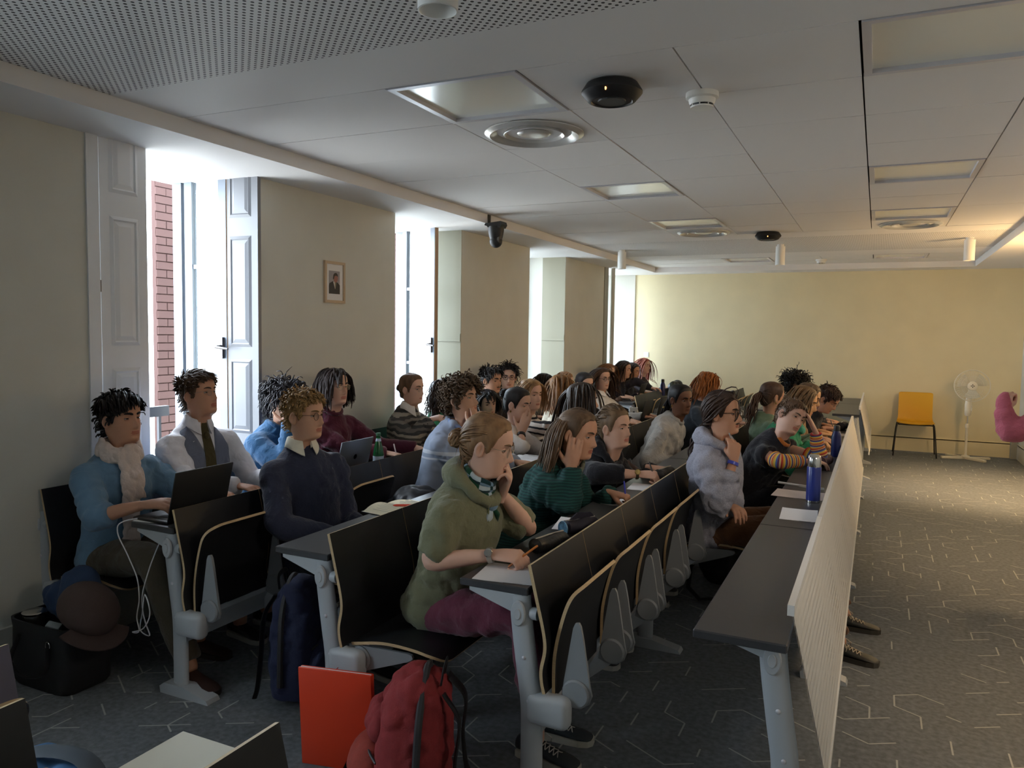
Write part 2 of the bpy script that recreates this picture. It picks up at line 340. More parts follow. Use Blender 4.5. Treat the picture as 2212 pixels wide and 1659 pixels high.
# ------------------------------------------------------------------ windows
SASH = mat('sash_paint', (122, 130, 142), .35); WGL = glass('window_glass', (246, 250, 252)); OAK = mat('bare_wood_edge', (150, 118, 90), .6); IRON = mat('dark_handle', (96, 92, 92), .4, metal=.7)
def leaf(w, z0, z1, handle=True):
    """casement leaf in its own frame: hinge at x=0, extends to x=w, in the xz plane; returns [(name, mb, mat)]"""
    f = MB(); st = .065; d = .022
    f.box((0, -d, z0), (st, d, z1)); f.box((w-st, -d, z0), (w, d, z1)); f.box((st, -d, z0), (w-st, d, z0+.09)); f.box((st, -d, z1-.07), (w-st, d, z1))
    bars = []; zz = [z0+.62, z0+1.34]
    g = MB(); g.box((st, -.003, z0+.09), (w-st, .003, z1-.07))
    out = [('sash', f, SASH), ('pane', g, WGL)]
    for z in zz:
        q = MB(); q.box((st, -.016, z-.014), (w-st, .016, z+.014)); out.append(('glazing_bar', q, SASH))
    e = MB(); e.box((w, -d+.004, z0), (w+.006, d-.004, z1)); out.append(('bare_edge', e, OAK))
    if handle:
        h = MB(); h.box((w-.045, d, 1.42), (w-.02, d+.02, 1.56)); h.tube([(w-.032, d+.02, 1.5), (w-.032, d+.05, 1.5), (w-.04, d+.06, 1.495), (w+.06, d+.055, 1.485)], [.009, .009, .01, .007], n=8); out.append(('handle', h, IRON))
    return out
def window(n, y0, y1, zs, al, ar, label):
    b = MB(); x0, x1 = -4.36, -4.28
    b.box((x0, y0, zs), (x1, y0+.07, 2.95)); b.box((x0, y1-.07, zs), (x1, y1, 2.95)); b.box((x0, y0, zs), (x1, y1, zs+.06)); b.box((-4.4, y0, zs-.03), (-3.66, y1, zs+.012))
    da = OUT.get(y0, 0)
    if da: b.box((x0, y1, zs), (x1, y1+.02, 2.95)); b.box((x0, y1+da-.06, zs), (x1, y1+da, 2.95)); b.box((x0, y1, zs), (x1, y1+da, zs+.06))
    w = struct('window_%d' % n, b, SASH, smooth=False); w['label'] = label; lw = .36 if n == 1 else (y1-y0-.14)/2
    # left leaf: hinge near y0, closed direction +y ; right leaf: hinge near y1, closed direction -y ; angle opens into the room
    for hy_, a, sg in ((y0+.07, al, 1), (y1-(.04 if n == 1 else .07), ar, -1)):
        th = sg*(PI/2-a)
        for k, (nm, q, mm) in enumerate(leaf(lw, zs+.07, 2.93)):
            if sg < 0: q.xf(np.diag([1, -1, 1, 1.])); q.f = [f[::-1] for f in q.f]
            q.xf(xform((-4.26, hy_, 0), th)); obj(nm, q, mm, w, smooth=(nm == 'handle'))
    return w
R_ = math.radians
window(1, *WINS[1], R_(62), R_(92), 'tall white casement window with both leaves open behind the front pair of students')
window(2, *WINS[2], R_(8), R_(70), 'tall white casement window with a leaf ajar behind the woman in the patterned sweater')
window(3, *WINS[3], R_(0), R_(10), 'tall white window seen as a narrow bright strip past the second pier')
window(4, *WINS[4], R_(0), R_(0), 'tall white window in the far corner beside the back wall')
window(5, *WINS[0], R_(0), R_(0), 'tall white window outside the left edge of the photo')
REVEAL = mat('dimmed_reveal_paint', (150, 144, 124), .6)  # wall paint darkened in its colour to hold back daylight on the reveals
# panelled shutters of the first window
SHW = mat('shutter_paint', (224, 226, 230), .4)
def shutter(w, zs, panels, label, M, name='shutter', m=None):
    SW = m or SHW
    t = thing(name, label, 'shutter', tuple(Matrix(M).to_translation())); t.rotation_euler = Matrix(M).to_euler()
    b = MB(); b.box((0, -.014, zs[0]), (w, .014, zs[1])); obj('board', b, SW, t, smooth=False)
    for z0, z1 in panels:
        q = MB(); mg = .055
        for sy in (-1, 1):
            P0, P1, P2, P3 = ([(mg+e, z0+e), (w-mg-e, z0+e), (w-mg-e, z1-e), (mg+e, z1-e)] for e in (0, .018, .026, .05))
            L = [[(x, sy*d, z) for x, z in P] for P, d in ((P0, .0145), (P1, .022), (P2, .0155), (P3, .021))]
            q.grid(L, cv=True, cap1=True, flip=sy > 0)
        obj('raised_panel', q, SW, t, smooth=False)
    return t
shutter(.30, (.85, 2.95), [(.93, 1.42), (1.50, 2.22), (2.34, 2.9)], 'white panelled shutter folded flat against the reveal, lit by the window', xform((-3.93, 3.85, 0)), m=mat('dimmed_shutter_paint', (112, 114, 120), .4))  # shutter paint darkened in its colour so the daylight does not burn it out
SHL = shutter(.285, (.62, 2.95), [(.72, 1.40), (1.52, 2.20), (2.32, 2.9)], 'grey looking panelled shutter closed over the left part of the window, in shade', xform((-3.668, 2.735, 0), PI/2))
b = MB(); b.box((-3.70, 2.655, 0), (-3.64, 2.722, 2.95)); struct('trim_1', b, SHW, smooth=False)
b = MB(); b.lathe([(.008, 1.80), (.008, 1.86)], c=(-3.655, 2.729, 0), n=10); b.xf(np.linalg.inv(np.array(xform((-3.668, 2.735, 0), PI/2)))); obj('hinge', b, IRON, SHL)
for i, (y0, y1) in enumerate(((5.43, 6.57), (8.17, 9.31))):     # dado rails in the reveals, over added linings of darkened colour
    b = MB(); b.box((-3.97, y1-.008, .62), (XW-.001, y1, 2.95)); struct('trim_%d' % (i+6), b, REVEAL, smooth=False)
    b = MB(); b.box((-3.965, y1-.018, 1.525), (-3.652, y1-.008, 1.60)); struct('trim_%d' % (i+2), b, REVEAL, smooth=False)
b = MB(); b.box((-3.72, 10.85, 0), (-3.64, 11.02, 2.7)); struct('trim_4', b, mat('grey_door_paint', (150, 146, 132), .6), smooth=False)
b = MB(); b.tube([(-3.60, 11.10, 0), (-3.60, 11.10, 2.6)], .035, n=12); o = obj('wall_pipe', b, WALL); tag(o, 'cream vertical pipe beside the far corner window', 'pipe')
# outdoors
BRK = bpy.data.materials.new('brick'); BRK.use_nodes = True
n, l = BRK.node_tree.nodes, BRK.node_tree.links; bb = n['Principled BSDF']; bb.inputs['Roughness'].default_value = .9
tc = n.new('ShaderNodeTexCoord'); nz = n.new('ShaderNodeTexNoise'); nz.inputs['Scale'].default_value = 6; nz.inputs['Detail'].default_value = 6; l.new(tc.outputs['Object'], nz.inputs['Vector'])
rp = n.new('ShaderNodeValToRGB'); rp.color_ramp.elements[0].color = (*lin((56, 34, 31)), 1); rp.color_ramp.elements[1].color = (*lin((64, 41, 37)), 1); l.new(nz.outputs[0], rp.inputs[0]); l.new(rp.outputs[0], bb.inputs['Base Color'])
def bricks(name, label, x, y0, y1, z0, z1, depth=.5):
    t = thing(name, label, 'building', (x, y0, z0)); b = MB(); b.box((-depth, .0, 0), (-.012, y1-y0, z1-z0)); obj('core', b, BRK, t, smooth=False)
    q = MB(); nrow = int((z1-z0)/.075)
    for r in range(nrow):
        off = .11 if r % 2 else 0; yy = -off
        while yy < y1-y0-.01:
            a, c = max(yy+.004, 0), min(yy+.216, y1-y0); yy += .22
            if c-a > .03: q.box((-.012, a, r*.075+.005), (random.uniform(-.002, .004), c, r*.075+.07))
    obj('brick', q, BRK, t, smooth=False, kind='stuff')
bricks('brick_pier', 'pink sunlit brick pier outside the first window', -6.0, 5.06, 5.40, -1, 6, .06)
bricks('brick_wall', 'strip of red brick wall outside the second window', -6.2, 9.15, 9.75, -1, 6)
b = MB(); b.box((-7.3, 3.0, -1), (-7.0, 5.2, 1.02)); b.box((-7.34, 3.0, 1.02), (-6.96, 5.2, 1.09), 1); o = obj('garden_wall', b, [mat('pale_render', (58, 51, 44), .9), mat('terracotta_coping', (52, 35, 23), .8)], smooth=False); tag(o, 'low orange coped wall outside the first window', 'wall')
t = thing('window_railing', 'pale blue guard rail outside the first window behind the student in the waistcoat', 'railing', (-4.52, 2.7, 0)); b = MB(); b.box((-.02, 0, 1.0), (.02, 1.18, 1.07)); obj('top_rail', b, mat('rail_paint', (38, 41, 51), .5), t, smooth=False)
for k in range(6):
    b = MB(); b.box((-.01, .1+.2*k, .5), (.01, .12+.2*k, 1.0)); obj('baluster', b, mat('rail_paint', (38, 41, 51), .5), t, smooth=False)
b = MB(); b.box((-30, -10, -1.3), (-4.4, 30, -1.0)); struct('ground_outside', b, mat('pale_ground', (200, 196, 188), .9), smooth=False)
# framed portrait
t = thing('picture_frame', 'small framed portrait of a person in a dark suit on the window wall', 'picture', (XW, 4.628, 1.970)); W2, H2 = .117, .152; b = MB()
for a in (((-W2, -H2), (W2, -H2+.02)), ((-W2, H2-.02), (W2, H2)), ((-W2, -H2+.02), (-W2+.02, H2-.02)), ((W2-.02, -H2+.02), (W2, H2-.02))): b.box((0, a[0][0], a[0][1]), (.018, a[1][0], a[1][1]))
obj('frame', b, mat('pale_wood', (196, 170, 140), .5), t, smooth=False)
b = MB(); b.box((.002, -W2+.02, -H2+.02), (.008, W2-.02, H2-.02)); obj('mount', b, mat('white_card', (226, 224, 224), .5), t, smooth=False)
b = MB(); X = .0085; b.box((.008, -.065, -.085), (X, .062, .083), 0)
def flat(poly, d, mi): b.add([(X+d, y_, z_) for y_, z_ in poly], [tuple(range(len(poly)))], mi)
flat([(-.065, -.085), (.062, -.085), (.062, -.02), (.035, .0), (.005, .008), (-.02, .008), (-.06, -.01), (-.065, -.03)], .0006, 1)
flat([(-.018, .006), (.018, .006), (.012, -.04), (.006, -.05)], .0009, 2); flat([(.002, .0), (.014, .0), (.011, -.04), (.007, -.046)], .0012, 4)
E_ = [(.012+.026*math.cos(a), .032+.034*math.sin(a)) for a in np.linspace(0, 2*PI, 20, endpoint=False)]; flat(E_, .0010, 3)
flat([(-.02, .03), (-.014, .055), (.0, .068), (.02, .07), (.036, .058), (.038, .042), (.02, .05), (.0, .046), (-.01, .022), (-.018, .02)], .0013, 5)
obj('portrait_print', b, [mat('portrait_bg', (150, 146, 152), .5), mat('portrait_suit', (24, 24, 30), .5), mat('portrait_shirt', (190, 186, 186), .5), mat('portrait_skin', (150, 96, 84), .5), mat('portrait_tie', (120, 100, 60), .5), mat('portrait_hair', (34, 28, 26), .5)], t, smooth=False)
# light switch by the far corner
b = MB(); b.box((-3.48, YB-.01, 1.25), (-3.40, YB, 1.33)); b.box((-3.46, YB-.014, 1.27), (-3.42, YB-.01, 1.31)); o = obj('light_switch', b, WPL, smooth=False); tag(o, 'small white switch plate on the back wall near the corner window', 'switch')
# ------------------------------------------------------------------ auditorium furniture
LAM = mat('black_laminate', (30, 31, 34), .42, noise=.1, nscale=30, spec=.4); PLY = mat('plywood_edge', (196, 168, 128), .55, noise=.12, nscale=40, aniso=(1, 1, 12))
GREY = mat('grey_enamel', (178, 182, 186), .42); FIN = mat('grey_moulded_plastic', (138, 141, 144), .45); DESK = mat('dark_desktop', (62, 62, 64), .36, noise=.06, nscale=60, spec=.5); DARK = mat('dark_fixing', (44, 44, 46), .5)
PITCH = .5105; Y1, Y2 = 2.37, 9.63
ROWX = {4: -3.63, 3: -2.737, 2: -1.896, 1: -1.042}
def plate(prof, halfw, th, n=9):
    """bent plywood board: profile (x, z) list, half width per point, thickness; laminate faces, wood edges"""
    P = np.asarray(prof, float); k = len(P); T = np.gradient(P, axis=0); T /= np.linalg.norm(T, axis=1, keepdims=True); N = np.stack([-T[:, 1], T[:, 0]], 1)
    b = MB(); yy = np.linspace(-1, 1, n)
    A = np.array([[(P[i][0]+N[i][0]*th/2, y*halfw[i], P[i][1]+N[i][1]*th/2) for y in yy] for i in range(k)])
    B = np.array([[(P[i][0]-N[i][0]*th/2, y*halfw[i], P[i][1]-N[i][1]*th/2) for y in yy] for i in range(k)])
    b.grid(A, flip=True); b.grid(B)
    rim = [(0, j) for j in range(n)]+[(i, n-1) for i in range(1, k)]+[(k-1, j) for j in range(n-2, -1, -1)]+[(i, 0) for i in range(k-2, 0, -1)]
    b.grid(np.array([[A[i][j] for i, j in rim], [B[i][j] for i, j in rim]]), cv=True, mi=1)
    return b
def rounded(k, w, r, s):
    """half widths along arc length s (0..L) with the far end's corners rounded by r"""
    L = s[-1]; return [w-(r-math.sqrt(max(0, r*r-max(0, x-(L-r))**2))) if x > L-r else w for x in s]
back_prof = crom([(0, .83), (.03, .71), (.057, .60), (.062, .54), (.05, .475), (.052, .43), (.062, .39)], 4)
back_me = plate(back_prof, [.2535]*len(back_prof), .012).mesh('backrest', [LAM, PLY], angle=50)
seat_c = crom([(0, 0), (.14, .026), (.27, .026), (.36, .012), (.405, -.016)], 6); sl = np.concatenate([[0], np.cumsum(np.linalg.norm(np.diff(seat_c, axis=0), axis=1))])
fine = np.concatenate([np.linspace(0, sl[-1]-.09, 14), sl[-1]-.09*(1-np.sin(np.linspace(0, PI/2, 10)[1:]))])
seat_c = np.stack([np.interp(fine, sl, seat_c[:, 0]), np.interp(fine, sl, seat_c[:, 1])], 1)
hw = rounded(len(fine), .218, .085, fine)
def seat_mesh(ang):
    c, s = math.cos(ang), math.sin(ang); P = [(x*c-z*s, x*s+z*c) for x, z in seat_c]
    return plate(P, hw, .012).mesh('seat', [LAM, PLY], angle=50)
seat_open = seat_mesh(0); seat_fold = seat_mesh(R_(79))
def fin_mesh(ang):
    c, s = math.cos(ang), math.sin(ang)
    out = [(-.05, .012), (-.055, -.03), (-.045, -.065), (-.02, -.088), (.01, -.092), (.04, -.078), (.19, -.022), (.232, -.004), (.243, .006), (.238, .018), (.22, .022), (.1, .018)]
    b = MB(); P = [(x*c-z*s, x*s+z*c) for x, z in out]; b.prism(P, -.006, .006); b.lathe([(.044, -.016), (.05, -.011), (.05, .011), (.044, .016)], ax='y', c=((.0)*c+.036*s, 0, -.036*c), n=20); return b.mesh('bracket', [FIN], angle=35)
fin_open = fin_mesh(0); fin_fold = fin_mesh(R_(79))
def make_seat(row, blk, i, is_open, label, group='tip-up auditorium seats'):
    x0 = ROWX[row]; y0 = (Y1 if blk == 1 else Y2)+PITCH*(i+.5); dx = 0 if blk == 1 else {4: .0, 3: -.06, 2: .06, 1: .06}[row]
    t = thing('tip_up_seat', label, 'seat', (x0+dx, y0, 0), group=group)
    obj('backrest', back_me, None, t)
    o = obj('seat', seat_open if is_open else seat_fold, None, t, loc=(.085, 0, .398) if is_open else (.083, 0, .37))
    for sg in (-1, 1):
        f = obj('bracket', fin_open if is_open else fin_fold, None, t, loc=(.115, sg*.2, .378) if is_open else (.125, sg*.2, .40))
    return t
# row frames: beam, legs, feet, hubs
def leg_mesh():
    b = MB(); P = crom([(-.045, .715), (-.033, .6), (-.012, .45), (.005, .33), (.008, .18), (.008, .02)], 4)
    b.tube([(x, 0, z) for x, z in P], .021, .041, n=18, up=(1, 0, 0)); return b
def foot_mesh():
    b = MB(); prof = [(-.085, .0), (-.09, .03), (-.06, .05), (.05, .05), (.19, .018), (.2, .004), (.2, 0)]
    for k in range(1): b.prism(prof, -.035, .035)
    return b
_l, _f = leg_mesh().mesh('leg', [GREY]), foot_mesh().mesh('foot', [GREY])
_cap = MB().lathe([(.001, -.012), (.014, -.013), (.016, -.010), (.03, -.009), (.034, -.004), (.034, 0)], ax='y', n=24).xf(np.diag([.8, 1, 1.35, 1])).mesh('leg_cap', [GREY])
_arm = MB().prism([(-.235, .718), (-.235, .706), (-.2, .695), (-.06, .652), (-.03, .65), (-.03, .718)], -.018, .018).mesh('desk_arm', [GREY])
_scr = MB().sphere((0, 0, 0), (.008, .004, .008), 8, 6).mesh('screw', [FRM])
_hb = rbox((-.005, -.036, -.058), (.155, .03, .058), .028, 4)
_hb = _hb.mesh('hinge_housing', [GREY]); _knob = MB().lathe([(.001, -.012), (.018, -.010), (.022, 0), (.022, .02)], ax='x', n=16).mesh('back_fixing', [GREY])
_strut = MB().prism([(.02, .25), (.05, .24), (.16, .335), (.17, .385), (.13, .41), (.09, .36)], -.012, .012).mesh('strut', [GREY])
def row_frame(x0, ya, yb, legs, seats, label, front=False, grp='grey row frames'):
    t = thing('row_frame', label, 'frame', (x0, ya, 0), group=grp)
    for y in legs:
        obj('leg', _l, None, t, loc=(0, y-ya, 0)); fo = obj('foot', _f, None, t, loc=(-.0, y-ya, 0)); fo.scale.x = 1 if seats else .72; obj('desk_arm', _arm, None, t, loc=(0, y-ya, 0))
    y = legs[0]; obj('leg_cap', _cap, None, t, loc=(-.04, y-ya-.022, .655))
    for z, x in ((.50, -.018), (.35, .003)): obj('screw', _scr, None, t, loc=(x, y-ya-.021, z))
    if seats:
        obj('back_fixing', _knob, None, t, loc=(.005, y-ya, .655))
        b = MB(); b.box((-.0, .02, .245), (.05, yb-ya-.02, .325)); obj('beam', b, GREY, t, smooth=False)
        obj('hinge_housing', _hb, None, t, loc=(-.005, y-ya+.006, .325))
        for i in range(1, seats): obj('strut', _strut, None, t, loc=(0, PITCH*i, 0))
    return t
LEGS1 = [2.398, 3.87, 5.42, 6.95, 8.48]; LEGS2 = [9.66, 10.9, 12.15]
rn = {4: 'row against the window wall', 3: 'second row from the windows', 2: 'third row from the windows', 1: 'front row nearest the aisle'}
for r in (4, 3, 2, 1): row_frame(ROWX[r], Y1, Y1+12*PITCH, LEGS1, 12, 'grey steel seat frame of the near block, '+rn[r])
row_frame(-.205, Y1, Y1+12*PITCH, LEGS1, 0, 'grey steel legs under the empty front desks of the near block')
for r in (3, 2, 1): row_frame(ROWX[r]+{3: -.06, 2: .06, 1: .06}[r], Y2, Y2+5*PITCH, LEGS2, 5, 'grey steel seat frame of the far block, '+rn[r])
row_frame(-.155, Y2, Y2+5*PITCH, LEGS2, 0, 'grey steel legs under the front desks of the far block')
def desk(xr, ya, yb, label, w=.268):
    b = rbox((xr-w, ya, .718), (xr, yb, .745), .004, 1); o = obj('desk', b, DESK, smooth=False); return tag(o, label, 'desk', 'long dark desks')
dn = {3: 'in front of the window row', 2: 'in front of the second row', 1: 'in front of the third row', 0: 'behind the white front panel'}
ps = ['nearest the camera', 'second from the camera', 'third from the camera', 'last before the gap']
for k, xr in ((3, ROWX[3]-.006), (2, ROWX[2]-.006), (1, ROWX[1]-.006), (0, -.196)):
    e = [2.275 if k == 0 else 2.375, 3.725 if k == 0 else 3.90, 5.432, 6.964, 8.5]
    for j in range(4): desk(xr, e[j]+.002, e[j+1]-.002, 'dark grey desktop '+dn[k]+', '+ps[j])
for k, xr in ((3, ROWX[3]-.066), (2, ROWX[2]+.054), (1, ROWX[1]+.054), (0, -.15)):
    for j, (a, c) in enumerate(((9.6, 11.13), (11.134, 12.2))): desk(xr, a, c, 'far block desktop '+dn[k]+', '+('near half' if j == 0 else 'half by the back wall'), .29)
# white perforated front panels
PANEL = mat('white_perforated_metal', (222, 218, 212), .45)
n, l = PANEL.node_tree.nodes, PANEL.node_tree.links; b_ = n['Principled BSDF']; out = n['Material Output']
tr = n.new('ShaderNodeBsdfTransparent'); mxs = n.new('ShaderNodeMixShader'); l.new(b_.outputs[0], mxs.inputs[1]); l.new(tr.outputs[0], mxs.inputs[2]); l.new(mxs.outputs[0], out.inputs[0])
tc = n.new('ShaderNodeTexCoord'); vr = n.new('ShaderNodeTexVoronoi'); vr.inputs['Scale'].default_value = 160; vr.inputs['Randomness'].default_value = 0; l.new(tc.outputs['Object'], vr.inputs['Vector'])
lt = n.new('ShaderNodeMath'); lt.operation = 'LESS_THAN'; lt.inputs[1].default_value = .30; l.new(vr.outputs['Distance'], lt.inputs[0]); l.new(lt.outputs[0], mxs.inputs[0])
def front_panel(xt, ya, yb, label):
    t = thing('modesty_panel', label, 'panel', (xt, ya, 0), group='white front panels'); b = MB(); x = lambda z: (.83-z)*.228
    b.add([(x(.82), 0, .82), (x(.30), 0, .30), (x(.30), yb-ya, .30), (x(.82), yb-ya, .82)], [(0, 1, 2, 3)])
    b.add([(x(.82)-.004, 0, .82), (x(.30)-.004, 0, .30), (x(.30)-.004, yb-ya, .30), (x(.82)-.004, yb-ya, .82)], [(3, 2, 1, 0)])
    obj('perforated_sheet', b, PANEL, t, smooth=False)
    f = MB(); f.box((-.012, 0, .80), (.008, yb-ya, .832)); M_ = None
    f.prism([(x(.31)-.014, .29), (x(.31)+.002, .29), (x(.31)+.002, .32), (x(.31)-.014, .32)], 0, yb-ya); obj('rim', f, mat('panel_rim', (226, 224, 220), .4), t, smooth=False)
for j, (a, c) in enumerate(((2.37, 3.63), (3.634, 5.42), (5.424, 6.95), (6.954, 8.5))): front_panel(-.196, a, c, 'white perforated front panel of the near block, '+['end section facing the camera', 'second section', 'third section', 'last section before the gap'][j])
for j, (a, c) in enumerate(((9.64, 11.0), (11.004, 12.25))): front_panel(-.15, a, c, 'white perforated front panel of the far block, '+['section next to the gap', 'section by the back wall'][j])
# seats: which are occupied (hence down) and by whom
occ = {(4, 0): 'the man in the cream scarf', (4, 1): 'the man in the waistcoat', (4, 2): 'the man in the bright blue sweater', (4, 3): 'the man in the maroon sweater', (4, 5): 'the woman in the patterned sweater', (4, 6): 'the woman in the green lace top', (4, 7): 'the person with a black bob', (4, 8): 'the man with the moustache by the windows', (4, 9): 'the dark haired person facing the camera', (4, 10): 'the person in grey tweed', (4, 11): 'the last person of the window row',
       (3, 1): 'the blond man in the navy sweater', (3, 3): 'the curly haired man in light blue', (3, 5): 'the woman with a bun in a white cardigan', (3, 6): 'the woman in the striped shirt', (3, 7): 'the woman in the cream top', (3, 9): 'the woman in black with slicked back hair', (3, 10): 'the woman in a white blouse',
       (2, 0): 'the person in the olive hoodie', (2, 2): 'the person in the dark green sweater', (2, 4): 'the curly haired person in black', (2, 5): 'the woman with very long dark hair', (2, 7): 'the woman with braids', (2, 10): 'the red haired person in a denim jacket',
       (1, 4): 'the man in the grey hoodie', (1, 6): 'the person with rainbow sleeves', (1, 7): 'the person in the bright green hoodie', (1, 8): 'the woman with a ponytail in sage green', (1, 9): 'the person in glasses behind the green hoodie', (1, 10): 'the man writing in a black shirt', (1, 11): 'the person with black curly hair'}
orn = ['first', 'second', 'third', 'fourth', 'fifth', 'sixth', 'seventh', 'eighth', 'ninth', 'tenth', 'eleventh', 'twelfth']
for r in (4, 3, 2, 1):
    for i in range(12):
        k = (r, i)
        make_seat(r, 1, i, k in occ, ('black plywood seat folded down under '+occ[k]) if k in occ else 'empty black tip-up seat, %s from the near end of the %s' % (orn[i], rn[r]))
for r in (3, 2, 1):
    for i in range(5): make_seat(r, 2, i, False, 'empty far block seat, %s from the gap, %s' % (orn[i], rn[r]))
for i in range(5): make_seat(4, 2, i, i in (0, 1, 2, 4), 'far block seat against the window wall, %s from the gap' % orn[i])
# near block whose last seats and desk show at the bottom left
t = thing('tip_up_seat', 'black plywood seat back with a bright wood edge cut off by the left edge', 'seat', (-1.60, .75, 0), group='tip-up auditorium seats')
LAMV = mat('violet_tinted_laminate', (92, 88, 108), .4)  # violet tone set in the base colour of one backrest
obj('backrest', plate(back_prof+np.array([-.01, 0]), [.2535]*len(back_prof), .012).xf(xform((0, 0, 0))).mesh('backrest', [LAM, PLY], angle=50), None, t)
obj('seat', seat_fold, None, t, loc=(.083, 0, .37))
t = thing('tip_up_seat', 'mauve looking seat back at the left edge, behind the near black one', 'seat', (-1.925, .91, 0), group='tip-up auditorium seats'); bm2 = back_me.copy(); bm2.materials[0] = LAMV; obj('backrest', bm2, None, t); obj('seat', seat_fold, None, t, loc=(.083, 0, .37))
# ------------------------------------------------------------------ people
_sk = {}
def skin_mats(rgb):
    k = tuple(rgb)
    if k not in _sk:
        d = tuple(int(c*f) for c, f in zip(rgb, (.86, .68, .66)))
        n = 'skin_%d_%d_%d' % k
        m = mat(n, rgb, .52, noise=.05, nscale=14, bump=.06, bscale=400, spec=.35); bb = m.node_tree.nodes['Principled BSDF']
        bb.inputs['Subsurface Weight'].default_value = .12; bb.inputs['Subsurface Radius'].default_value = (.012, .005, .003); bb.inputs['Subsurface Scale'].default_value = .5
        _sk[k] = [m, mat('lip_%d_%d_%d' % k, d, .45)]
    return _sk[k]
EYEW = mat('eye_white', (168, 158, 150), .35); EYEI = mat('eye_iris', (50, 36, 28), .15)
HT = np.array([  # z, front, back, half width
 (-.30, .030, .080, .075), (-.25, .024, .070, .063), (-.20, .021, .063, .055), (-.16, .021, .060, .052), (-.138, .026, .059, .052), (-.124, .045, .059, .0525), (-.1165, .070, .060, .053), (-.111, .0785, .061, .054), (-.100, .0845, .063, .0565), (-.088, .0855, .066, .060), (-.074, .0865, .072, .0635),
 (-.060, .0875, .078, .0665), (-.046, .088, .084, .069), (-.030, .0875, .090, .0715), (-.012, .0865, .096, .074), (.004, .088, .0995, .0755), (.020, .0925, .101, .0765), (.040, .0925, .102, .077), (.060, .0885, .1005, .0755), (.080, .0785, .094, .0695), (.097, .062, .079, .057), (.109, .041, .056, .040), (.1155, .020, .030, .021), (.1175, .004, .006, .004)])
def headP(th, z, W=1., jaw=1.):
    """surface point of the head at angle th from the front (left = +) and height z; arrays broadcast"""
    th, z = np.broadcast_arrays(np.asarray(th, float), np.asarray(z, float))
    f, b, w = (np.interp(z, HT[:, 0], HT[:, i]) for i in (1, 2, 3))
    w = w*W*np.where(z < -.03, jaw, 1.)
    c, s = np.cos(th), np.sin(th); pw = np.where(c > 0, .80, .92)
    x = np.where(c > 0, f, b)*np.sign(c)*np.abs(c)**pw; y = w*np.sign(s)*np.abs(s)**.92
    fr = np.clip(c, 0, 1)
    G = lambda a, s_: np.exp(-(a/s_)**2)
    A = np.interp(z, [-.062, -.054, -.048, -.040, -.034, -.024, -.010, .004, .014, .024], [0, .005, .017, .0265, .026, .021, .0135, .007, .003, 0])
    sg = np.interp(z, [-.05, -.04, -.02, .01], [.0155, .0125, .0095, .010])
    x = x+fr*A*G(y, sg)
    x = x+fr*(-.0125*(G(y-.033, .0165)+G(y+.033, .0165))*G(z-.001, .0115)+.0035*(G(y-.030, .022)+G(y+.030, .022))*G(z-.021, .008)
              +.004*(G(y-.043, .02)+G(y+.043, .02))*G(z+.028, .018)+.0055*G(y, .019)*G(z+.0655, .0042)+.0058*G(y, .017)*G(z+.0775, .0048)-.0025*G(y, .022)*G(z+.0712, .0022)
              -.0035*G(y, .02)*G(z+.0885, .006)+.005*G(y, .017)*G(z+.104, .010)-.002*G(y, .006)*G(z+.058, .005))
    return np.stack([x, y, z], -1)
def hairline(th):
    a = np.abs((np.degrees(np.asarray(th))+180) % 360-180)
    return np.interp(a, [0, 25, 45, 60, 72, 80, 92, 104, 118, 150, 180], [.078, .077, .066, .045, .0, -.028, .018, .0, -.055, -.082, -.088])
_hg = {}
def head_grid(nz, nt):
    if (nz, nt) not in _hg:
        zz = np.concatenate([np.linspace(-.30, -.13, max(4, nz//9), endpoint=False), np.linspace(-.13, .06, int(nz*.68)), np.linspace(.06, .1175, int(nz*.22))[1:]])
        u = np.linspace(-1, 1, nt, endpoint=False); th = PI*(u*.62+.38*u**3); _hg[(nz, nt)] = (zz, th)
    return _hg[(nz, nt)]
# hands -----------------------------------------------------------------
def remesh(mb, voxel, smooth=2, disp=None):
    me = mb.mesh('tmp', [], smooth=False); o = bpy.data.objects.new('tmp', me); COL.objects.link(o)
    r = o.modifiers.new('r', 'REMESH'); r.mode = 'VOXEL'; r.voxel_size = voxel
    if smooth:
        s = o.modifiers.new('s', 'SMOOTH'); s.iterations = smooth; s.factor = .5
    for (tx, st) in (disp or []):
        d = o.modifiers.new('d', 'DISPLACE'); d.texture = tx; d.strength = st; d.mid_level = .5; d.texture_coords = 'LOCAL'
    dg = bpy.context.evaluated_depsgraph_get(); ev = o.evaluated_get(dg); m2 = ev.to_mesh()
    n = len(m2.vertices); V = np.empty(n*3); m2.vertices.foreach_get('co', V); V = V.reshape(-1, 3).copy()
    F = [tuple(p.vertices) for p in m2.polygons]; ev.to_mesh_clear(); bpy.data.objects.remove(o); bpy.data.meshes.remove(me)
    return MB().add(V, F)
def _tex(name, kind, **kw):
    t = bpy.data.textures.new(name, kind)
    for k, v in kw.items(): setattr(t, k, v)
    return t
FOLD = _tex('cloth_folds', 'CLOUDS', noise_scale=.07, noise_depth=1); CREASE = _tex('cloth_creases', 'MARBLE', noise_scale=.07, turbulence=7., noise_depth=1, marble_type='SHARPER')
_hc = {}
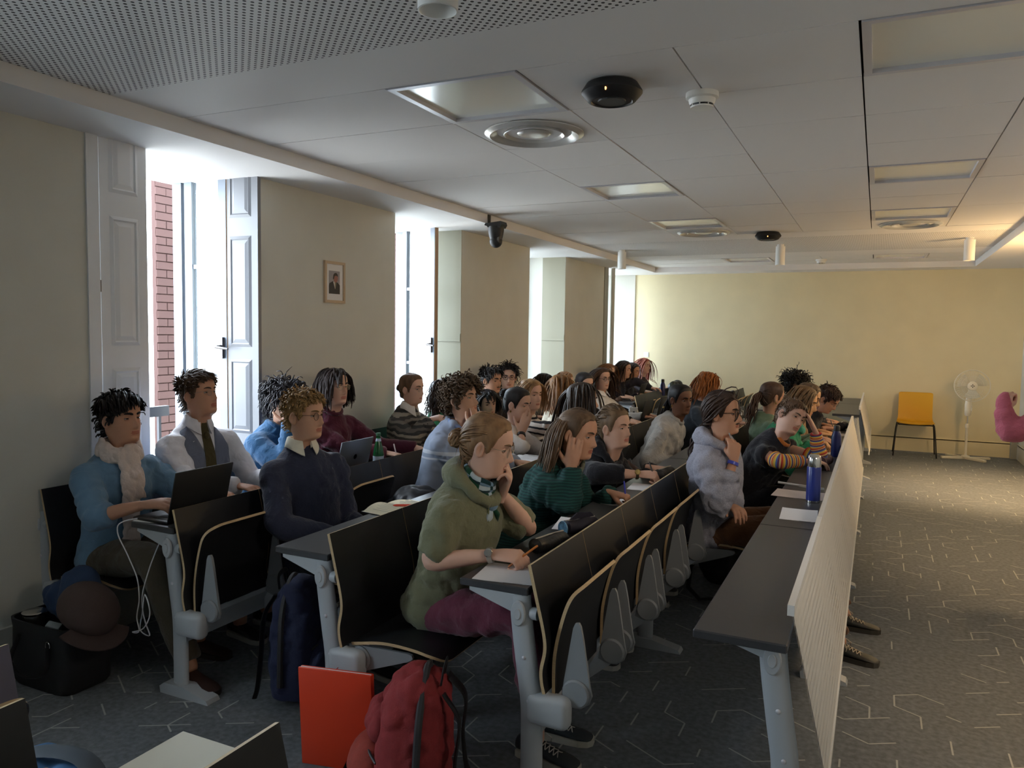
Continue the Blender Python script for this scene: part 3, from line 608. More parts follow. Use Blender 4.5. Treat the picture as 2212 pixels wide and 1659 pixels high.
def hand(pose, side, vox):
    """side +1 = left hand; wrist at 0, fingers +x, palm towards -z, thumb on -y for the left hand"""
    k = (pose, vox)
    if k not in _hc:
        C = {'relaxed': [(22, 34, 22)]*4, 'flat': [(4, 8, 5)]*4, 'fist': [(68, 92, 55)]*4, 'pen': [(48, 42, 18), (56, 58, 30), (66, 76, 40), (70, 80, 45)], 'chin': [(30, 52, 30), (38, 62, 40), (46, 66, 45), (52, 70, 45)]}[pose]
        b = MB(); b.tube([(-.03, 0, 0), (0, 0, 0), (.03, .002, .0), (.065, .002, 0), (.092, .001, -.001), (.10, 0, -.002)], [.024, .026, .035, .040, .039, .030], [.019, .018, .0165, .0145, .012, .009], n=14, up=(0, 0, 1))
        base = [(.090, .030), (.096, .010), (.093, -.0105), (.084, -.029)]; LN = [(.042, .026, .021), (.046, .030, .022), (.043, .028, .021), (.034, .022, .019)]
        for j in range(4):
            p = np.array([base[j][0]-.018, base[j][1], 0.]); a = 0; P = [p.copy()]; p = np.array([base[j][0], base[j][1]*1.05, 0.]); P.append(p.copy())
            for L_, c in zip(LN[j], C[j]):
                a += R_(c); d = np.array([math.cos(a), (base[j][1]*.9 if pose in ('flat', 'relaxed') else 0)*math.cos(a), -math.sin(a)]); p = p+d*L_; P.append(p.copy())
            b.tube(P, [.0085, .0098, .0088, .0080, .0066], n=8, up=(0, 1, 0)); b.sphere(P[-1], .0066, 8, 6)
        tp = {'relaxed': [(.7, .68, -.2), (.86, .42, -.3), (.93, .2, -.3)], 'flat': [(.62, .78, -.05), (.75, .65, -.1), (.85, .5, -.1)], 'fist': [(.75, .45, -.5), (.75, -.25, -.6), (.5, -.7, -.5)], 'pen': [(.75, .5, -.45), (.85, -.05, -.5), (.85, -.35, -.4)], 'chin': [(.72, .55, -.42), (.85, .1, -.5), (.9, -.1, -.4)]}[pose]
        p = np.array([.022, .020, -.004]); P = [p.copy()]
        for L_, d in zip((.042, .034, .028), tp): p = p+np.array(d)/np.linalg.norm(d)*L_; P.append(p.copy())
        b.tube(P, [.015, .0125, .0105, .0085], n=9, up=(0, 0, 1)); b.sphere(P[-1], .0085, 8, 6)
        _hc[k] = remesh(b, vox, 1)
    h = MB().join(_hc[k])
    if side > 0: h.xf(np.diag([1, -1, 1, 1.])); h.f = [f[::-1] for f in h.f]
    return h
def frame(d, nrm):
    """matrix whose x = d, z = nrm made square"""
    d = np.array(d, float); d /= np.linalg.norm(d); z = np.array(nrm, float); z = z-d*(z@d); z /= max(np.linalg.norm(z), 1e-9); y = np.cross(z, d); return np.stack([d, y, z], 1)
def m4(R, t):
    M = np.eye(4); M[:3, :3] = R; M[:3, 3] = t; return M
def ik(S_, W_, hint, a=.285, b=.255):
    S_, W_ = np.array(S_, float), np.array(W_, float); d = W_-S_; L = np.linalg.norm(d); u = d/L
    if L > .985*(a+b): k = L/(.985*(a+b)); a *= k; b *= k
    x = (a*a-b*b+L*L)/(2*L); h = math.sqrt(max(a*a-x*x, 0)); n = np.array(hint, float); n = n-u*(n@u); n /= max(np.linalg.norm(n), 1e-9)
    return S_+u*x+n*h
# hair ------------------------------------------------------------------
_hm = {}
def hair_mat(rgb, gloss=.42):
    k = tuple(rgb)
    if k not in _hm:
        m = mat('hair_%d_%d_%d' % k, rgb, gloss+.1, noise=.38, nscale=34, spec=.25, aniso=(1, 1, .35)); _hm[k] = m
    return _hm[k]
def on_skull(P, off):
    """push points (head space) out of the skull / neck by off"""
    Q = P.copy(); c = np.array([-.006, 0, .018]); r = np.array([.096, .0775, .0985])
    d = (Q-c)/(r+off[:, None]); n = np.linalg.norm(d, axis=1); up = Q[:, 2] > -.02
    k = up & (n < 1); Q[k] = c+(Q[k]-c)/n[k][:, None]
    lo = ~up; ax = np.interp(Q[:, 2], [-.3, -.2, -.1, -.02], [-.030, -.022, -.014, -.006]); rx = np.interp(Q[:, 2], [-.3, -.16, -.1, -.02], [.060, .044, .072, .092])+off; ry = np.interp(Q[:, 2], [-.3, -.16, -.1, -.02], [.068, .054, .062, .0745])+off
    e = np.hypot((Q[:, 0]-ax)/rx, Q[:, 1]/ry); k = lo & (e < 1) & (e > 1e-6)
    Q[k, 0] = ax[k]+(Q[k, 0]-ax[k])/e[k]; Q[k, 1] = Q[k, 1]/e[k]
    return Q
def hair_mesh(st, rg, n, seg_scale=1.):
    """st: dict with len, vol, dir (fn of roots -> direction), grav, curl, cf, target, hl (hairline shift), wid, part"""
    hl_sh = st.get('hl', 0); tries = n*6
    th = rg.uniform(-PI, PI, tries); z = np.where(rg.random(tries) < .45, rg.uniform(.03, .1165, tries), rg.uniform(-.09, .1, tries))
    if st.get('back_only'): pass
    ok = z > hairline(th)+hl_sh
    if 'mask' in st: ok &= st['mask'](th, z)
    th, z = th[ok][:n], z[ok][:n]; n = len(th)
    R0 = headP(th, z); N = R0-np.array([-.006, 0, .01]); N /= np.linalg.norm(N, axis=1, keepdims=True)
    L = st['len']; L = (L(R0, th, rg) if callable(L) else np.full(n, L))*rg.uniform(.82, 1.08, n)
    if 'cap_len' in st: L = np.minimum(L, st['cap_len'](R0))
    D = st['dir'](R0, th) if callable(st['dir']) else np.repeat(np.array([st['dir']], float), n, 0)
    D = D+rg.normal(0, st.get('mess', .12), D.shape); D = D-N*(np.sum(D*N, 1, keepdims=True))*(1-st.get('stand', .0)); D = D+N*st.get('lift', .25)
    D /= np.linalg.norm(D, axis=1, keepdims=True)
    k = st.get('seg', 9); k = max(4, int(k*seg_scale)); step = L/k
    vol = st.get('vol', .012); off = rg.uniform(.15, 1., n)*vol+.002; P = R0+N*.002; path = [P]; ph = rg.uniform(0, 2*PI, n); g = st.get('grav', .2); cur = st.get('curl', 0.); cf = st.get('cf', 2.)
    for i in range(k):
        if 'target' in st and st['target'] is not None:
            tg = np.array(st['target']); v = tg-P; dist = np.linalg.norm(v, axis=1, keepdims=True); v = v/np.maximum(dist, 1e-6); D = D*.55+v*.45*st.get('pull', 1.); step = np.minimum(step, dist[:, 0]*.9+.002) if not st.get('after') else step
        D = D+np.array([0, 0, -1.])*g*(.35+.65*i/k)
        if 'flow' in st: D = D+st['flow'](P, i/k)
        D /= np.maximum(np.linalg.norm(D, axis=1, keepdims=True), 1e-9)
        P = P+D*step[:, None]
        if 'rest' not in st or P[:, 2].max() > -.3: P = on_skull(P, off*(1+.3*math.sin(PI*i/k)))
        if st.get('clear'):
            q = (P[:, 0] > .015) & (P[:, 2] < .055) & (P[:, 2] > -.15) & (np.abs(P[:, 1]) < .064+off*.6); sg_ = np.where(R0[:, 1] >= st.get('cpart', 0.), 1., -1.); P[q, 1] = sg_[q]*(.064+off[q]*.6); P[q, 0] = np.minimum(P[q, 0], .07)
        if 'body' in st: P = st['body'](P, off)
        path.append(P)
    path = np.stack(path, 1)                               # n, k+1, 3
    if cur:
        T = np.gradient(path, axis=1); T /= np.maximum(np.linalg.norm(T, axis=2, keepdims=True), 1e-9); c0 = np.array([-.006, 0, 0.]); A = path-c0; A = A/np.linalg.norm(A, axis=2, keepdims=True); B = np.cross(T, A)
        s = np.linspace(0, 1, k+1); am = cur*np.minimum(1, s*2.5); an = ph[:, None]+cf*2*PI*s[None]*(L/np.mean(L))[:, None]
        path = path+B*(np.cos(an)*am)[..., None]+A*((np.sin(an)*.8+.5)*am)[..., None]
    w = st.get('wid', .0062)*rg.uniform(.7, 1.25, n); b = MB(); tip = st.get('tip', .25)
    prof = np.interp(np.linspace(0, 1, k+1), [0, .15, .7, 1], [.75, 1, .85, tip])
    T = np.gradient(path, axis=1); T /= np.maximum(np.linalg.norm(T, axis=2, keepdims=True), 1e-9)
    c0 = path.copy(); c0[..., 0] += .006; c0[..., 2] *= .5; A = c0-np.sum(c0*T, 2, keepdims=True)*T; A /= np.maximum(np.linalg.norm(A, axis=2, keepdims=True), 1e-9); B = np.cross(T, A)
    W_ = w[:, None]*prof[None]; ring = []
    for a in (0, PI/2, PI, 3*PI/2): ring.append(path+B*(math.cos(a)*W_)[..., None]+A*(math.sin(a)*W_*.5)[..., None])
    V = np.stack(ring, 2)                                   # n,k+1,4,3
    F = []
    for s_ in range(n):
        o = s_*(k+1)*4
        for i in range(k):
            p = o+i*4
            for j in range(4): F.append((p+j, p+(j+1) % 4, p+4+(j+1) % 4, p+4+j))
    b.add(V.reshape(-1, 3), F); return b
def hair_cap(nz, nt, th_off, hl_sh=0., infl=.007):
    zz, th = head_grid(nz, nt); P = headP(th[None, :], zz[:, None]); N = P-np.array([-.006, 0, .01]); N /= np.linalg.norm(N, axis=2, keepdims=True)
    m = zz[:, None]-(hairline(th)[None, :]+hl_sh); Q = P+N*(infl*np.clip(m/.018, -.6, 1))[..., None]
    b = MB(); F = []; k = len(th)
    for i in range(len(zz)-1):
        for j in range(k):
            if max(m[i, j], m[i+1, j], m[i, (j+1) % k], m[i+1, (j+1) % k]) > 0: F.append((i*k+j, i*k+(j+1) % k, (i+1)*k+(j+1) % k, (i+1)*k+j))
    return b.add(Q.reshape(-1, 3), F)
def vdir(*d): return lambda R0, th: np.repeat(np.array([d], float), len(R0), 0)
def comb(fwd, side, part=None, down=-.15, low=(-.35, 0, -1.), zl=.03):
    def f(R0, th):
        D = np.zeros_like(R0); D[:, 0] = fwd; D[:, 1] = side if part is None else np.sign(R0[:, 1]-part)*side; D[:, 2] = down
        k = R0[:, 2] < zl; D[k] = np.array(low); return D
    return f
def shortlen(top, side):
    return lambda R0, th, rg: np.interp(R0[:, 2], [-.09, .02, .06, .1], [side*.7, side, (top+side)/2, top])
def longback(P, t): # long hair settles behind and outside the shoulders
    D = np.zeros_like(P); lo = P[:, 2] < -.06; D[lo, 0] = -.06; return D
def over_shoulder(sh=-.255, back=-.085):
    def f(P, off):
        Q = P.copy(); k = (Q[:, 2] < sh) & (Q[:, 0] > back-.05) & (np.abs(Q[:, 1]) < .2); dz = np.clip(sh-Q[:, 2], 0, .1)
        lim = np.where(Q[:, 0] < .0, back-off-dz*.4, .115+off+dz*.35); Q[k, 0] = np.where(Q[k, 0] < .0, np.minimum(Q[k, 0], lim[k]), np.maximum(Q[k, 0], lim[k])); return Q
    return f
# garments --------------------------------------------------------------
def cloth(name, rgb, rough=.9, noise=.06, bump=.35, bscale=90, sheen=.2):
    new = name not in _mats; m = mat(name, rgb, rough, noise=noise, nscale=20, bump=bump, bscale=bscale, spec=.15, sheen=sheen)
    if new:
        n, l = m.node_tree.nodes, m.node_tree.links; b = n['Principled BSDF']; prev = b.inputs['Normal'].links[0].from_socket
        tc = n.new('ShaderNodeTexCoord'); tx = n.new('ShaderNodeTexNoise'); tx.inputs['Scale'].default_value = 11; tx.inputs['Detail'].default_value = 1.5; tx.inputs['Distortion'].default_value = 2.2; tx.noise_type = 'RIDGED_MULTIFRACTAL'
        l.new(tc.outputs['Object'], tx.inputs['Vector']); bp = n.new('ShaderNodeBump'); bp.inputs['Strength'].default_value = .38; bp.inputs['Distance'].default_value = .014; l.new(tx.outputs[0], bp.inputs['Height']); l.new(prev, bp.inputs['Normal']); l.new(bp.outputs[0], b.inputs['Normal'])
    return m
def torso_rings(hip, neck, lat, wd, dp, infl):
    """spine from hip to the base of the neck with elliptical rings; lat = unit lateral vector"""
    hip, neck = np.array(hip), np.array(neck); ax = neck-hip; L = np.linalg.norm(ax); u = ax/L; f = np.cross(lat, u); f /= np.linalg.norm(f)
    rows = [(-.10, .15, .115, -.005), (-.02, .172, .125, -.005), (.08, .168, .118, .0), (.25, .150, .105, .008), (.42, .150, .106, .006), (.60, .163, .115, .0), (.74, .168, .114, -.008), (.82, .158, .102, -.012), (.885, .132, .086, -.014), (.935, .100, .074, -.014), (.975, .074, .066, -.012), (1.01, .060, .058, -.010), (1.04, .053, .054, -.008)]
    P = np.array([hip+ax*t+f*o for t, w, d, o in rows]); C = crom(np.column_stack([P, [w*wd+infl for _, w, d, o in rows], [d*dp+infl for _, w, d, o in rows]]), 3)
    return C[:, :3], C[:, 3], C[:, 4]
def build_person(p):
    row, x0 = p['row'], ROWX[p['row']]; near = p.get('lod', 0); rg = np.random.default_rng(p.get('seed', 1))
    H = np.array(p['head'], float); yb = p.get('yb', H[1]); t = thing('person', p['label'], 'person', (x0+.18+p.get('dxh', 0), yb, 0), group=None)
    origin = np.array([x0+.18+p.get('dxh', 0), yb, 0.])
    hx = p.get('hipx', x0+.21); sc = p.get('sc', 1.); W = p.get('W', 1.)
    yaw, pit, rol = (R_(a) for a in p.get('hrot', (0, 0, 0)))
    RH = np.array((Matrix.Rotation(yaw, 3, 'Z') @ Matrix.Rotation(-pit, 3, 'Y') @ Matrix.Rotation(rol, 3, 'X')))
    by = R_(p.get('byaw', math.degrees(yaw)*.35)); lat = np.array([-math.sin(by), math.cos(by), 0.]); fwd = np.array([math.cos(by), math.sin(by), 0.])
    hip = np.array(p.get('hip', (hx, yb, .475))); lean = np.array([H[0]-hip[0], H[1]-hip[1], 0]); ln = np.linalg.norm(lean)
    neck = H+RH @ np.array([-.032, 0, -.10])*.6+np.array([-.012, 0, -.100])-lean*.06/max(ln, .05)*min(ln, .5)
    lat = lat-np.array([0, 0, 1])*0; ax = (neck-hip)/np.linalg.norm(neck-hip); lat = lat-ax*(lat@ax)*.5; lat /= np.linalg.norm(lat)
    sk = skin_mats(p.get('skin', (206, 160, 136))); vox = [.0115, .0155, .02][near]
    # --- head and neck
    nz, nt = [(64, 60), (46, 44), (34, 34)][near]; zz, th = head_grid(nz, nt); P = headP(th[None, :], zz[:, None], p.get('hw', 1.), p.get('jaw', 1.))*sc
    lipm = np.abs(P[..., 1]/sc) < .0245-.25*np.abs(zz[:, None]+.0715); lipm &= (zz[:, None] > -.0835) & (zz[:, None] < -.0612) & (np.cos(th)[None] > .5)
    Pw = P @ RH.T; bl = np.clip((-.125-zz)/.16, 0, 1)[:, None, None]; straight = neck+(np.stack([P[..., 0]*.95, P[..., 1]*.95, P[..., 2]*0], -1))*1.0+np.array([.025, 0, 0])+ax*0
    straight = straight+((zz+.16)[:, None, None])*ax; Hw = H+Pw; Pw = Hw*(1-bl**1.2)+straight*bl**1.2
    body = MB(); k = len(th)
    body.grid(Pw, cv=True, cap1=True, cap0=True, mi=lambda i, j: int(lipm[i, j] and lipm[min(i+1, len(zz)-1), j]), flip=False)
    for sgn in (-1, 1):   # ears
        e = MB(); e.sphere((0, 0, 0), (.020, .012, .0325), 14, 10); V = e.v[0]; r2 = (V[:, 0]/.013)**2+(V[:, 2]/.022)**2
        out = (V[:, 1]*sgn > 0) & (r2 < 1); V[out, 1] -= sgn*.013*(1-r2[out]); V[:, 0] += np.where(V[:, 2] < -.01, (V[:, 2]+.01)*-.3, 0)
        body.join(e, m4(RH @ rot('Z', sgn*R_(-24)) @ rot('Y', R_(12)), H+RH @ (np.array([-.010, sgn*.080*p.get('hw', 1.), -.008])*sc)))
    # --- eyes with lids
    eyes = []; lashes = []
    for sgn in (-1, 1):
        c = H+RH @ (np.array([.0685, sgn*.0325, .0])*sc); g = R_(p.get('gaze', 0)); b = MB(); b.sphere((0, 0, 0), .0122, 14, 10); b.lathe([(.0072, .0100), (.005, .0114), (.001, .0124)], ax='x', n=12, mi=1)
        eyes.append((b, m4(RH @ rot('Z', g), c)))
        lid = p.get('lid', 11); l_ = MB(); a = np.linspace(-PI/2, PI/2, 11); up = np.linspace(R_(lid), PI/2, 6); lo = np.linspace(-PI/2, R_(-17), 6)
        for E in (up, lo): l_.grid(np.array([[(math.cos(e)*math.cos(q)*.0137, math.cos(e)*math.sin(q)*.0142, math.sin(e)*.0134) for q in a] for e in E]))
        body.join(l_, m4(RH, c)); la = MB(); e = R_(lid); la.tube([(math.cos(e)*math.cos(q)*.0141, math.cos(e)*math.sin(q)*.0146, math.sin(e)*.0136) for q in np.linspace(-1.25, 1.25, 9)], [.0004, .0009, .0011, .0012, .0012, .0012, .0011, .0009, .0004], n=5); lashes.append((la, m4(RH, c)))
    # --- shoulders and arms
    shw = .165*W; arms = []
    for sgn, key in ((-1, 'R'), (1, 'L')):
        S_ = neck-ax*.112+lat*sgn*shw+fwd*.01; a = p.get(key, 'desk')
        if isinstance(a, str): a = {'t': a}
        ty = a.get('t', 'pt'); nrm = a.get('n', (0, 0, 1)); pose = a.get('pose', 'relaxed')
        if ty == 'desk': w = np.array([x0+a.get('x', .62), yb+sgn*a.get('y', .12)*W, .792]); E = a.get('e'); d = a.get('d', (1, -sgn*.55, -.08))
        elif ty == 'lap': w = np.array([hip[0]+.30, yb+sgn*.10, .60]); E = None; d = (1, -sgn*.5, -.2)
        else:
            w = np.array(a['w'], float); E = a.get('e'); d = a.get('d', (1, 0, 0))
            if a.get('rel') == 'head': w = H+RH @ np.array(a['w'], float); d = RH @ np.array(d); nrm = RH @ np.array(nrm)
        E = np.array(E, float) if E is not None else ik(S_, w, a.get('hint', (-.5, sgn*.6, -1.)))
        arms.append((sgn, S_, E, w, np.array(d, float), nrm, pose, a))
    core = MB(); C, rw, rd = torso_rings(hip, neck, lat, W*.9, .88, 0.); core.tube(C, rw, rd, n=16, up=np.cross(lat, ax))
    for sgn, S_, E, w, d, nrm, pose, a in arms:
        A = crom(np.column_stack([[S_, S_*.45+E*.55, E, E*.55+w*.45, w], [.045, .040, .036, .035, .0235]]), 4); core.tube(A[:, :3], A[:, 3], n=12)
    knees = []; legs = p.get('legs', {})
    for sgn in (-1, 1):
        hp = hip+lat*sgn*.085+np.array([.02, 0, 0]); kn = np.array(legs.get('k%d' % sgn, (hip[0]+.43, yb+sgn*.11, .515))); an = np.array(legs.get('a%d' % sgn, (kn[0]+.0, yb+sgn*.10, .085)))
        knees.append((sgn, hp, kn, an))
    if p.get('legs_on', near == 0):
        for sgn, hp, kn, an in knees: A = crom(np.column_stack([[hip, hp, hp*.5+kn*.5, kn, kn*.5+an*.5, an, an-np.array([0, 0, .02])], [.07, .078, .068, .056, .050, .038, .036]]), 4); core.tube(A[:, :3], A[:, 3], n=12)
    body.join(remesh(core, vox*1.2, 1))
    for sgn, S_, E, w, d, nrm, pose, a in arms:
        if pose == 'none': continue
        body.join(hand(pose, sgn, [.0048, .0062, .009][near]), m4(frame(d, nrm), w)@np.diag([1*p.get('hs', 1.), p.get('hs', 1.), p.get('hs', 1.), 1]))
    T0 = np.eye(4); T0[:3, 3] = -origin; body.xf(T0)
    obj('body', body, sk, t, angle=180)
    for b, M in eyes: obj('eye', b.xf(T0 @ M), [EYEW, EYEI], t, angle=180)
    for b, M in lashes: obj('eyelash', b.xf(T0 @ M), BLK, t, angle=180)
    HM = T0 @ m4(RH*sc, H)
    # --- brows, moustache
    hc = p.get('hair', (40, 32, 28)); hm = hair_mat(hc); bc = hair_mat(p.get('brow', tuple(int(c*.8) for c in hc)))
    def on_face(y, z, o=.0):
        f = np.linspace(-PI*.5, PI*.5, 241); Q = headP(f, np.full(241, z), p.get('hw', 1.)); i = np.argmin(np.abs(Q[:, 1]-y)); v = Q[i]; nn = np.array([1., v[1]*3, 0]); nn /= np.linalg.norm(nn); return v+nn*o
    for sgn in (-1, 1):
        yy = np.linspace(.012, .050, 8); b = MB(); th_ = p.get('browth', .0042)
        b.tube([on_face(sgn*y, .0185+.006*math.sin((y-.012)/.038*PI*.75)+p.get('browz', 0), .0018) for y in yy], [th_*.8, th_, th_*1.1, th_, th_*.95, th_*.8, th_*.6, th_*.3], .003, n=6, up=(1, 0, 0)); 
        b.xf(HM); obj('eyebrow', b, bc, t, angle=180)
    if p.get('tash'):
        b = MB(); b.tube([on_face(y, -.0575-.10*abs(y), .002) for y in np.linspace(-.026, .026, 11)], [.0015, .003, .0042, .005, .005, .0045, .005, .005, .0042, .003, .0015], .003, n=6, up=(1, 0, 0)); obj('moustache', b.xf(HM), bc, t, angle=180)
    # --- hair
    hs = p['hs_'] if isinstance(p['hs_'], list) else [p['hs_']]; hb = hair_cap(nz, nt, 0, p.get('hl', 0.), p.get('capinf', .0105)); q = [.92, .55, .36][near]
    for st in hs:
        m = hair_mesh(st, rg, max(24, int(st.get('n', 260)*q)), [1, .85, .7][near]); hb.join(m)
    ho = obj('hair', hb.xf(HM), hm, t, angle=180)
    if p.get('bun') is not None:
        c, r = p['bun']; b = MB(); k = int(70*q)+14
        for i in range(k):
            a0 = rg.uniform(0, 2*PI); tl = rg.normal(0, .45, 3); ax_ = np.array([-1, 0, .3])+tl; ax_ /= np.linalg.norm(ax_); F_ = frame(ax_, (0, 1, .2)); rr = r*rg.uniform(.55, 1.); arc = np.linspace(a0, a0+rg.uniform(1.5, 3.4), 9)
            pts = [np.array(c)+F_ @ np.array([rg.uniform(-.3, .3)*r*math.sin(q_), math.cos(q_)*rr, math.sin(q_)*rr]) for q_ in arc]; b.tube(pts, np.interp(np.linspace(0, 1, 9), [0, .3, .8, 1], [.004, .007, .006, .002]), n=5)
        b.sphere(c, r*.78, 14, 10); obj('hair_bun', b.xf(HM), hm, t, angle=180)
    # --- glasses
    if p.get('glasses'):
        gc, rr, asp = p['glasses']; b = MB(); gl = []; a = np.linspace(0, 2*PI, 25)
        for sgn in (-1, 1):
            cx, cy = .098, sgn*.0335; pts = [(cx-.010*abs(math.cos(q_)*rr*asp*sgn+cy-.0)/.05*.4, cy+math.cos(q_)*rr*asp, -.004+math.sin(q_)*rr) for q_ in a]; b.tube(pts, p.get('gth', .0014), n=6, cap=False)
            gl.append(MB().add(pts[:-1], [tuple(range(24))])); b.tube([(cx-.008, cy+sgn*rr*asp, .004), (.08, sgn*.074, .006), (.03, sgn*.0805, .006), (-.012, sgn*.080, .004), (-.03, sgn*.077, -.012)], p.get('gth', .0014), n=6)
        b.tube([(.0985, -.0335+rr*asp*.98, .0), (.108, 0, .004), (.0985, .0335-rr*asp*.98, .0)], p.get('gth', .0014), n=6)
        g = obj('glasses', b.xf(HM), mat('rim_%d_%d_%d' % gc, gc, .3, metal=.6), t, angle=180); [obj('lens', q_.xf(HM), WGL, g, smooth=False) for q_ in gl]
    # --- garments
    tp = p['top']; gi = tp.get('infl', .014); sl = tp.get('sleeve', 1.); g = MB(); C, rw, rd = torso_rings(hip, neck, lat, W, 1.0*tp.get('belly', 1.), gi)
    k0 = 0 if not tp.get('tuck') else 4
    g.tube(C[k0:len(C)-tp.get('cut', 0)], rw[k0:len(C)-tp.get('cut', 0)], rd[k0:len(C)-tp.get('cut', 0)], n=22, up=np.cross(lat, ax))
    so = tp.get('slack', 1.)
    cuffs = []
    for sgn, S_, E, w, d, nrm, pose, a in arms:
        sv = a.get('sleeve', sl); pts = [S_-lat*sgn*.05+ax*.008, S_, S_*.7+E*.3, S_*.35+E*.65, E, E*.62+w*.38, E*.28+w*.72, w]; rad = np.array([.050, .055, .054, .052, .050, .046, .041, .035])*(1+(so-1)*.75)+gi*.4; rad[:2] = np.minimum(rad[:2], .068)
        A = crom(np.column_stack([pts, rad]), 5); s = np.linspace(0, 1, len(A)); m = s <= (.57*2*sv if sv < .5 else .57+(sv-.5)*2*.43)+1e-6; A = A[m]
        if tp.get('rolls'):
            q_ = np.linspace(0, 1, len(A)); A[:, 3] += np.where(q_ > .45, .006*np.sin(q_*46), 0); A[-1, 3] *= .82
        A[:, 3] += rg.normal(0, .0016, len(A)); g.tube(A[:, :3], A[:, 3], n=16); cuffs.append((A[-3:], sgn))
    if 'extra' in tp: tp['extra'](g, dict(neck=neck, ax=ax, lat=lat, fwd=np.cross(lat, ax), H=H, RH=RH))
    am = tp.get('fold', 1.)
    gm = remesh(g, vox, 3, [(FOLD, .018*am), (CREASE, .012*am)] if near < 2 else [(FOLD, .014*am)])
    obj('top', gm.xf(T0), tp['m'], t, angle=180)
    ctx = dict(hm=hm, neck=neck, ax=ax, lat=lat, fwd=np.cross(lat, ax), H=H, RH=RH, hip=hip, T0=T0, t=t, rg=rg, cuffs=cuffs, W=W, arms=arms, origin=origin, HM=HM, x0=x0, C=(C, rw, rd))
    for fn in p.get('more', []): fn(ctx)
    if p.get('legs_on', near == 0):
        tr = MB(); pel = hip+np.array([.0, 0, .0]); tr.tube([pel-lat*.13*W+np.array([.02, 0, .01]), pel+np.array([.0, 0, .015]), pel+lat*.13*W+np.array([.02, 0, .01])], [.10, .118, .10], n=14)
        for sgn, hp, kn, an in knees:
            A = crom(np.column_stack([[hp, hp*.5+kn*.5+np.array([0, 0, .012]), kn, kn*.5+an*.5, an+np.array([0, 0, p.get('hem', .03)])], [.098, .086, .072, .062, p.get('hemr', .055)]]), 5); tr.tube(A[:, :3], A[:, 3], n=14)
        obj('trousers', remesh(tr, vox*1.1, 3, [(FOLD, .02), (CREASE, .010)]).xf(T0), cloth('trouser_%d_%d_%d' % p.get('trs', (40, 42, 48)), p.get('trs', (40, 42, 48))), t, angle=180)
        for sgn, hp, kn, an in knees:
            shoe(t, an-origin, p.get('shoe', (34, 34, 36)), p.get('sole', (190, 186, 178)), R_(p.get('toe', 0))+sgn*.12, p.get('laces'))
    return t
def shoe(t, an, rgb, sole, rz, laces=None):
    """an = ankle (local); shoe points to +x rotated by rz"""
    st = [(-.07, .030, .03, .075), (-.055, .036, .045, .085), (-.01, .037, .05, .088), (.04, .038, .036, .066), (.09, .043, .026, .05), (.14, .045, .021, .04), (.175, .036, .016, .03), (.192, .016, .010, .022)]
    b = MB(); R = []
    for x, w, h, top in st:
        a = np.linspace(0, 2*PI, 18, endpoint=False); zc = (top+.02)/2; hh = (top-.02)/2
        R.append(np.stack([np.full(18, x), w*np.cos(a), zc+hh*np.sign(np.sin(a))*np.abs(np.sin(a))**.8], 1))
    b.grid(R, cv=True, cap0=True, cap1=True, flip=True); M = m4(rot('Z', rz), (an[0], an[1], 0.0))
    s = obj('shoe', b.xf(M), mat('shoe_%d_%d_%d' % rgb, rgb, .55), t, angle=180)
    q = MB(); out = [(x, w*1.04) for x, w, h, tp in st]; poly = [(x, -w) for x, w in out]+[(x, w) for x, w in out[::-1]]; q.prism(poly, .0, .024, ax='z'); obj('sole', q.xf(M), mat('sole_%d_%d_%d' % sole, sole, .7), s, smooth=False)
    if laces:
        q = MB()
        for k in range(5):
            x = .02+k*.018; z = np.interp(x, [0, .04, .09, .14], [.087, .068, .053, .042])
            for sg in (-1, 1): q.tube([(x, sg*.022, z-.006), (x+.009, 0, z+.004), (x+.018, -sg*.022, z-.010)], .0022, n=5)
        for sg in (-1, 1): q.tube([(.02, 0, .088), (.03, sg*.03, .094), (.05, sg*.042, .075), (.045, sg*.047, .055)], .0022, n=5)
        obj('laces', q.xf(M), mat('laces_%d_%d_%d' % laces, laces, .8), s, angle=180)
# garment details
def collar_shirt(rgb, open_=.5, h=.042, r=.060):
    def f(c):
        b = MB(); fw, lt, ax, nk = c['fwd'], c['lat'], c['ax'], c['neck']; base = nk+ax*.012+fw*.012; R = []; n = 28
        for i in range(n+1):
            a = R_(18*open_)+(2*PI-2*R_(18*open_))*i/n; q = np.array([math.cos(a), math.sin(a)]); fr = max(0., math.cos(a)); dz = .006-.030*fr
            o = [(r*.90, dz+h*.95), (r*.98, dz+h), (r*1.06, dz+h*.92), (r*1.24, dz+h*.28-.012*fr), (r*1.34+.016*fr**6, dz-.008-.030*fr**3), (r*1.30+.012*fr**6, dz-.012-.030*fr**3), (r*1.1, dz+h*.2), (r*.92, dz)]
            R.append([base+fw*q[0]*ra+lt*q[1]*ra*1.05+ax*z for ra, z in o])
        b.grid(R, cv=True, cap0=True, cap1=True); obj('collar', b.xf(c['T0']), cloth('shirt_%d_%d_%d' % rgb, rgb, bump=.1), c['t'], angle=60)
    return f
def crew(rgb, r=.066, th=.011):
    def f(c):
        b = MB(); a = np.linspace(0, 2*PI, 29); pts = [c['neck']+c['ax']*(.018-.026*max(0, math.cos(q)))+c['fwd']*(.010+math.cos(q)*r)+c['lat']*math.sin(q)*r*1.1 for q in a]; b.tube(pts, th, th*1.2, n=8, cap=False); obj('neckband', b.xf(c['T0']), cloth('rib_%d_%d_%d' % rgb, rgb), c['t'], angle=180)
    return f
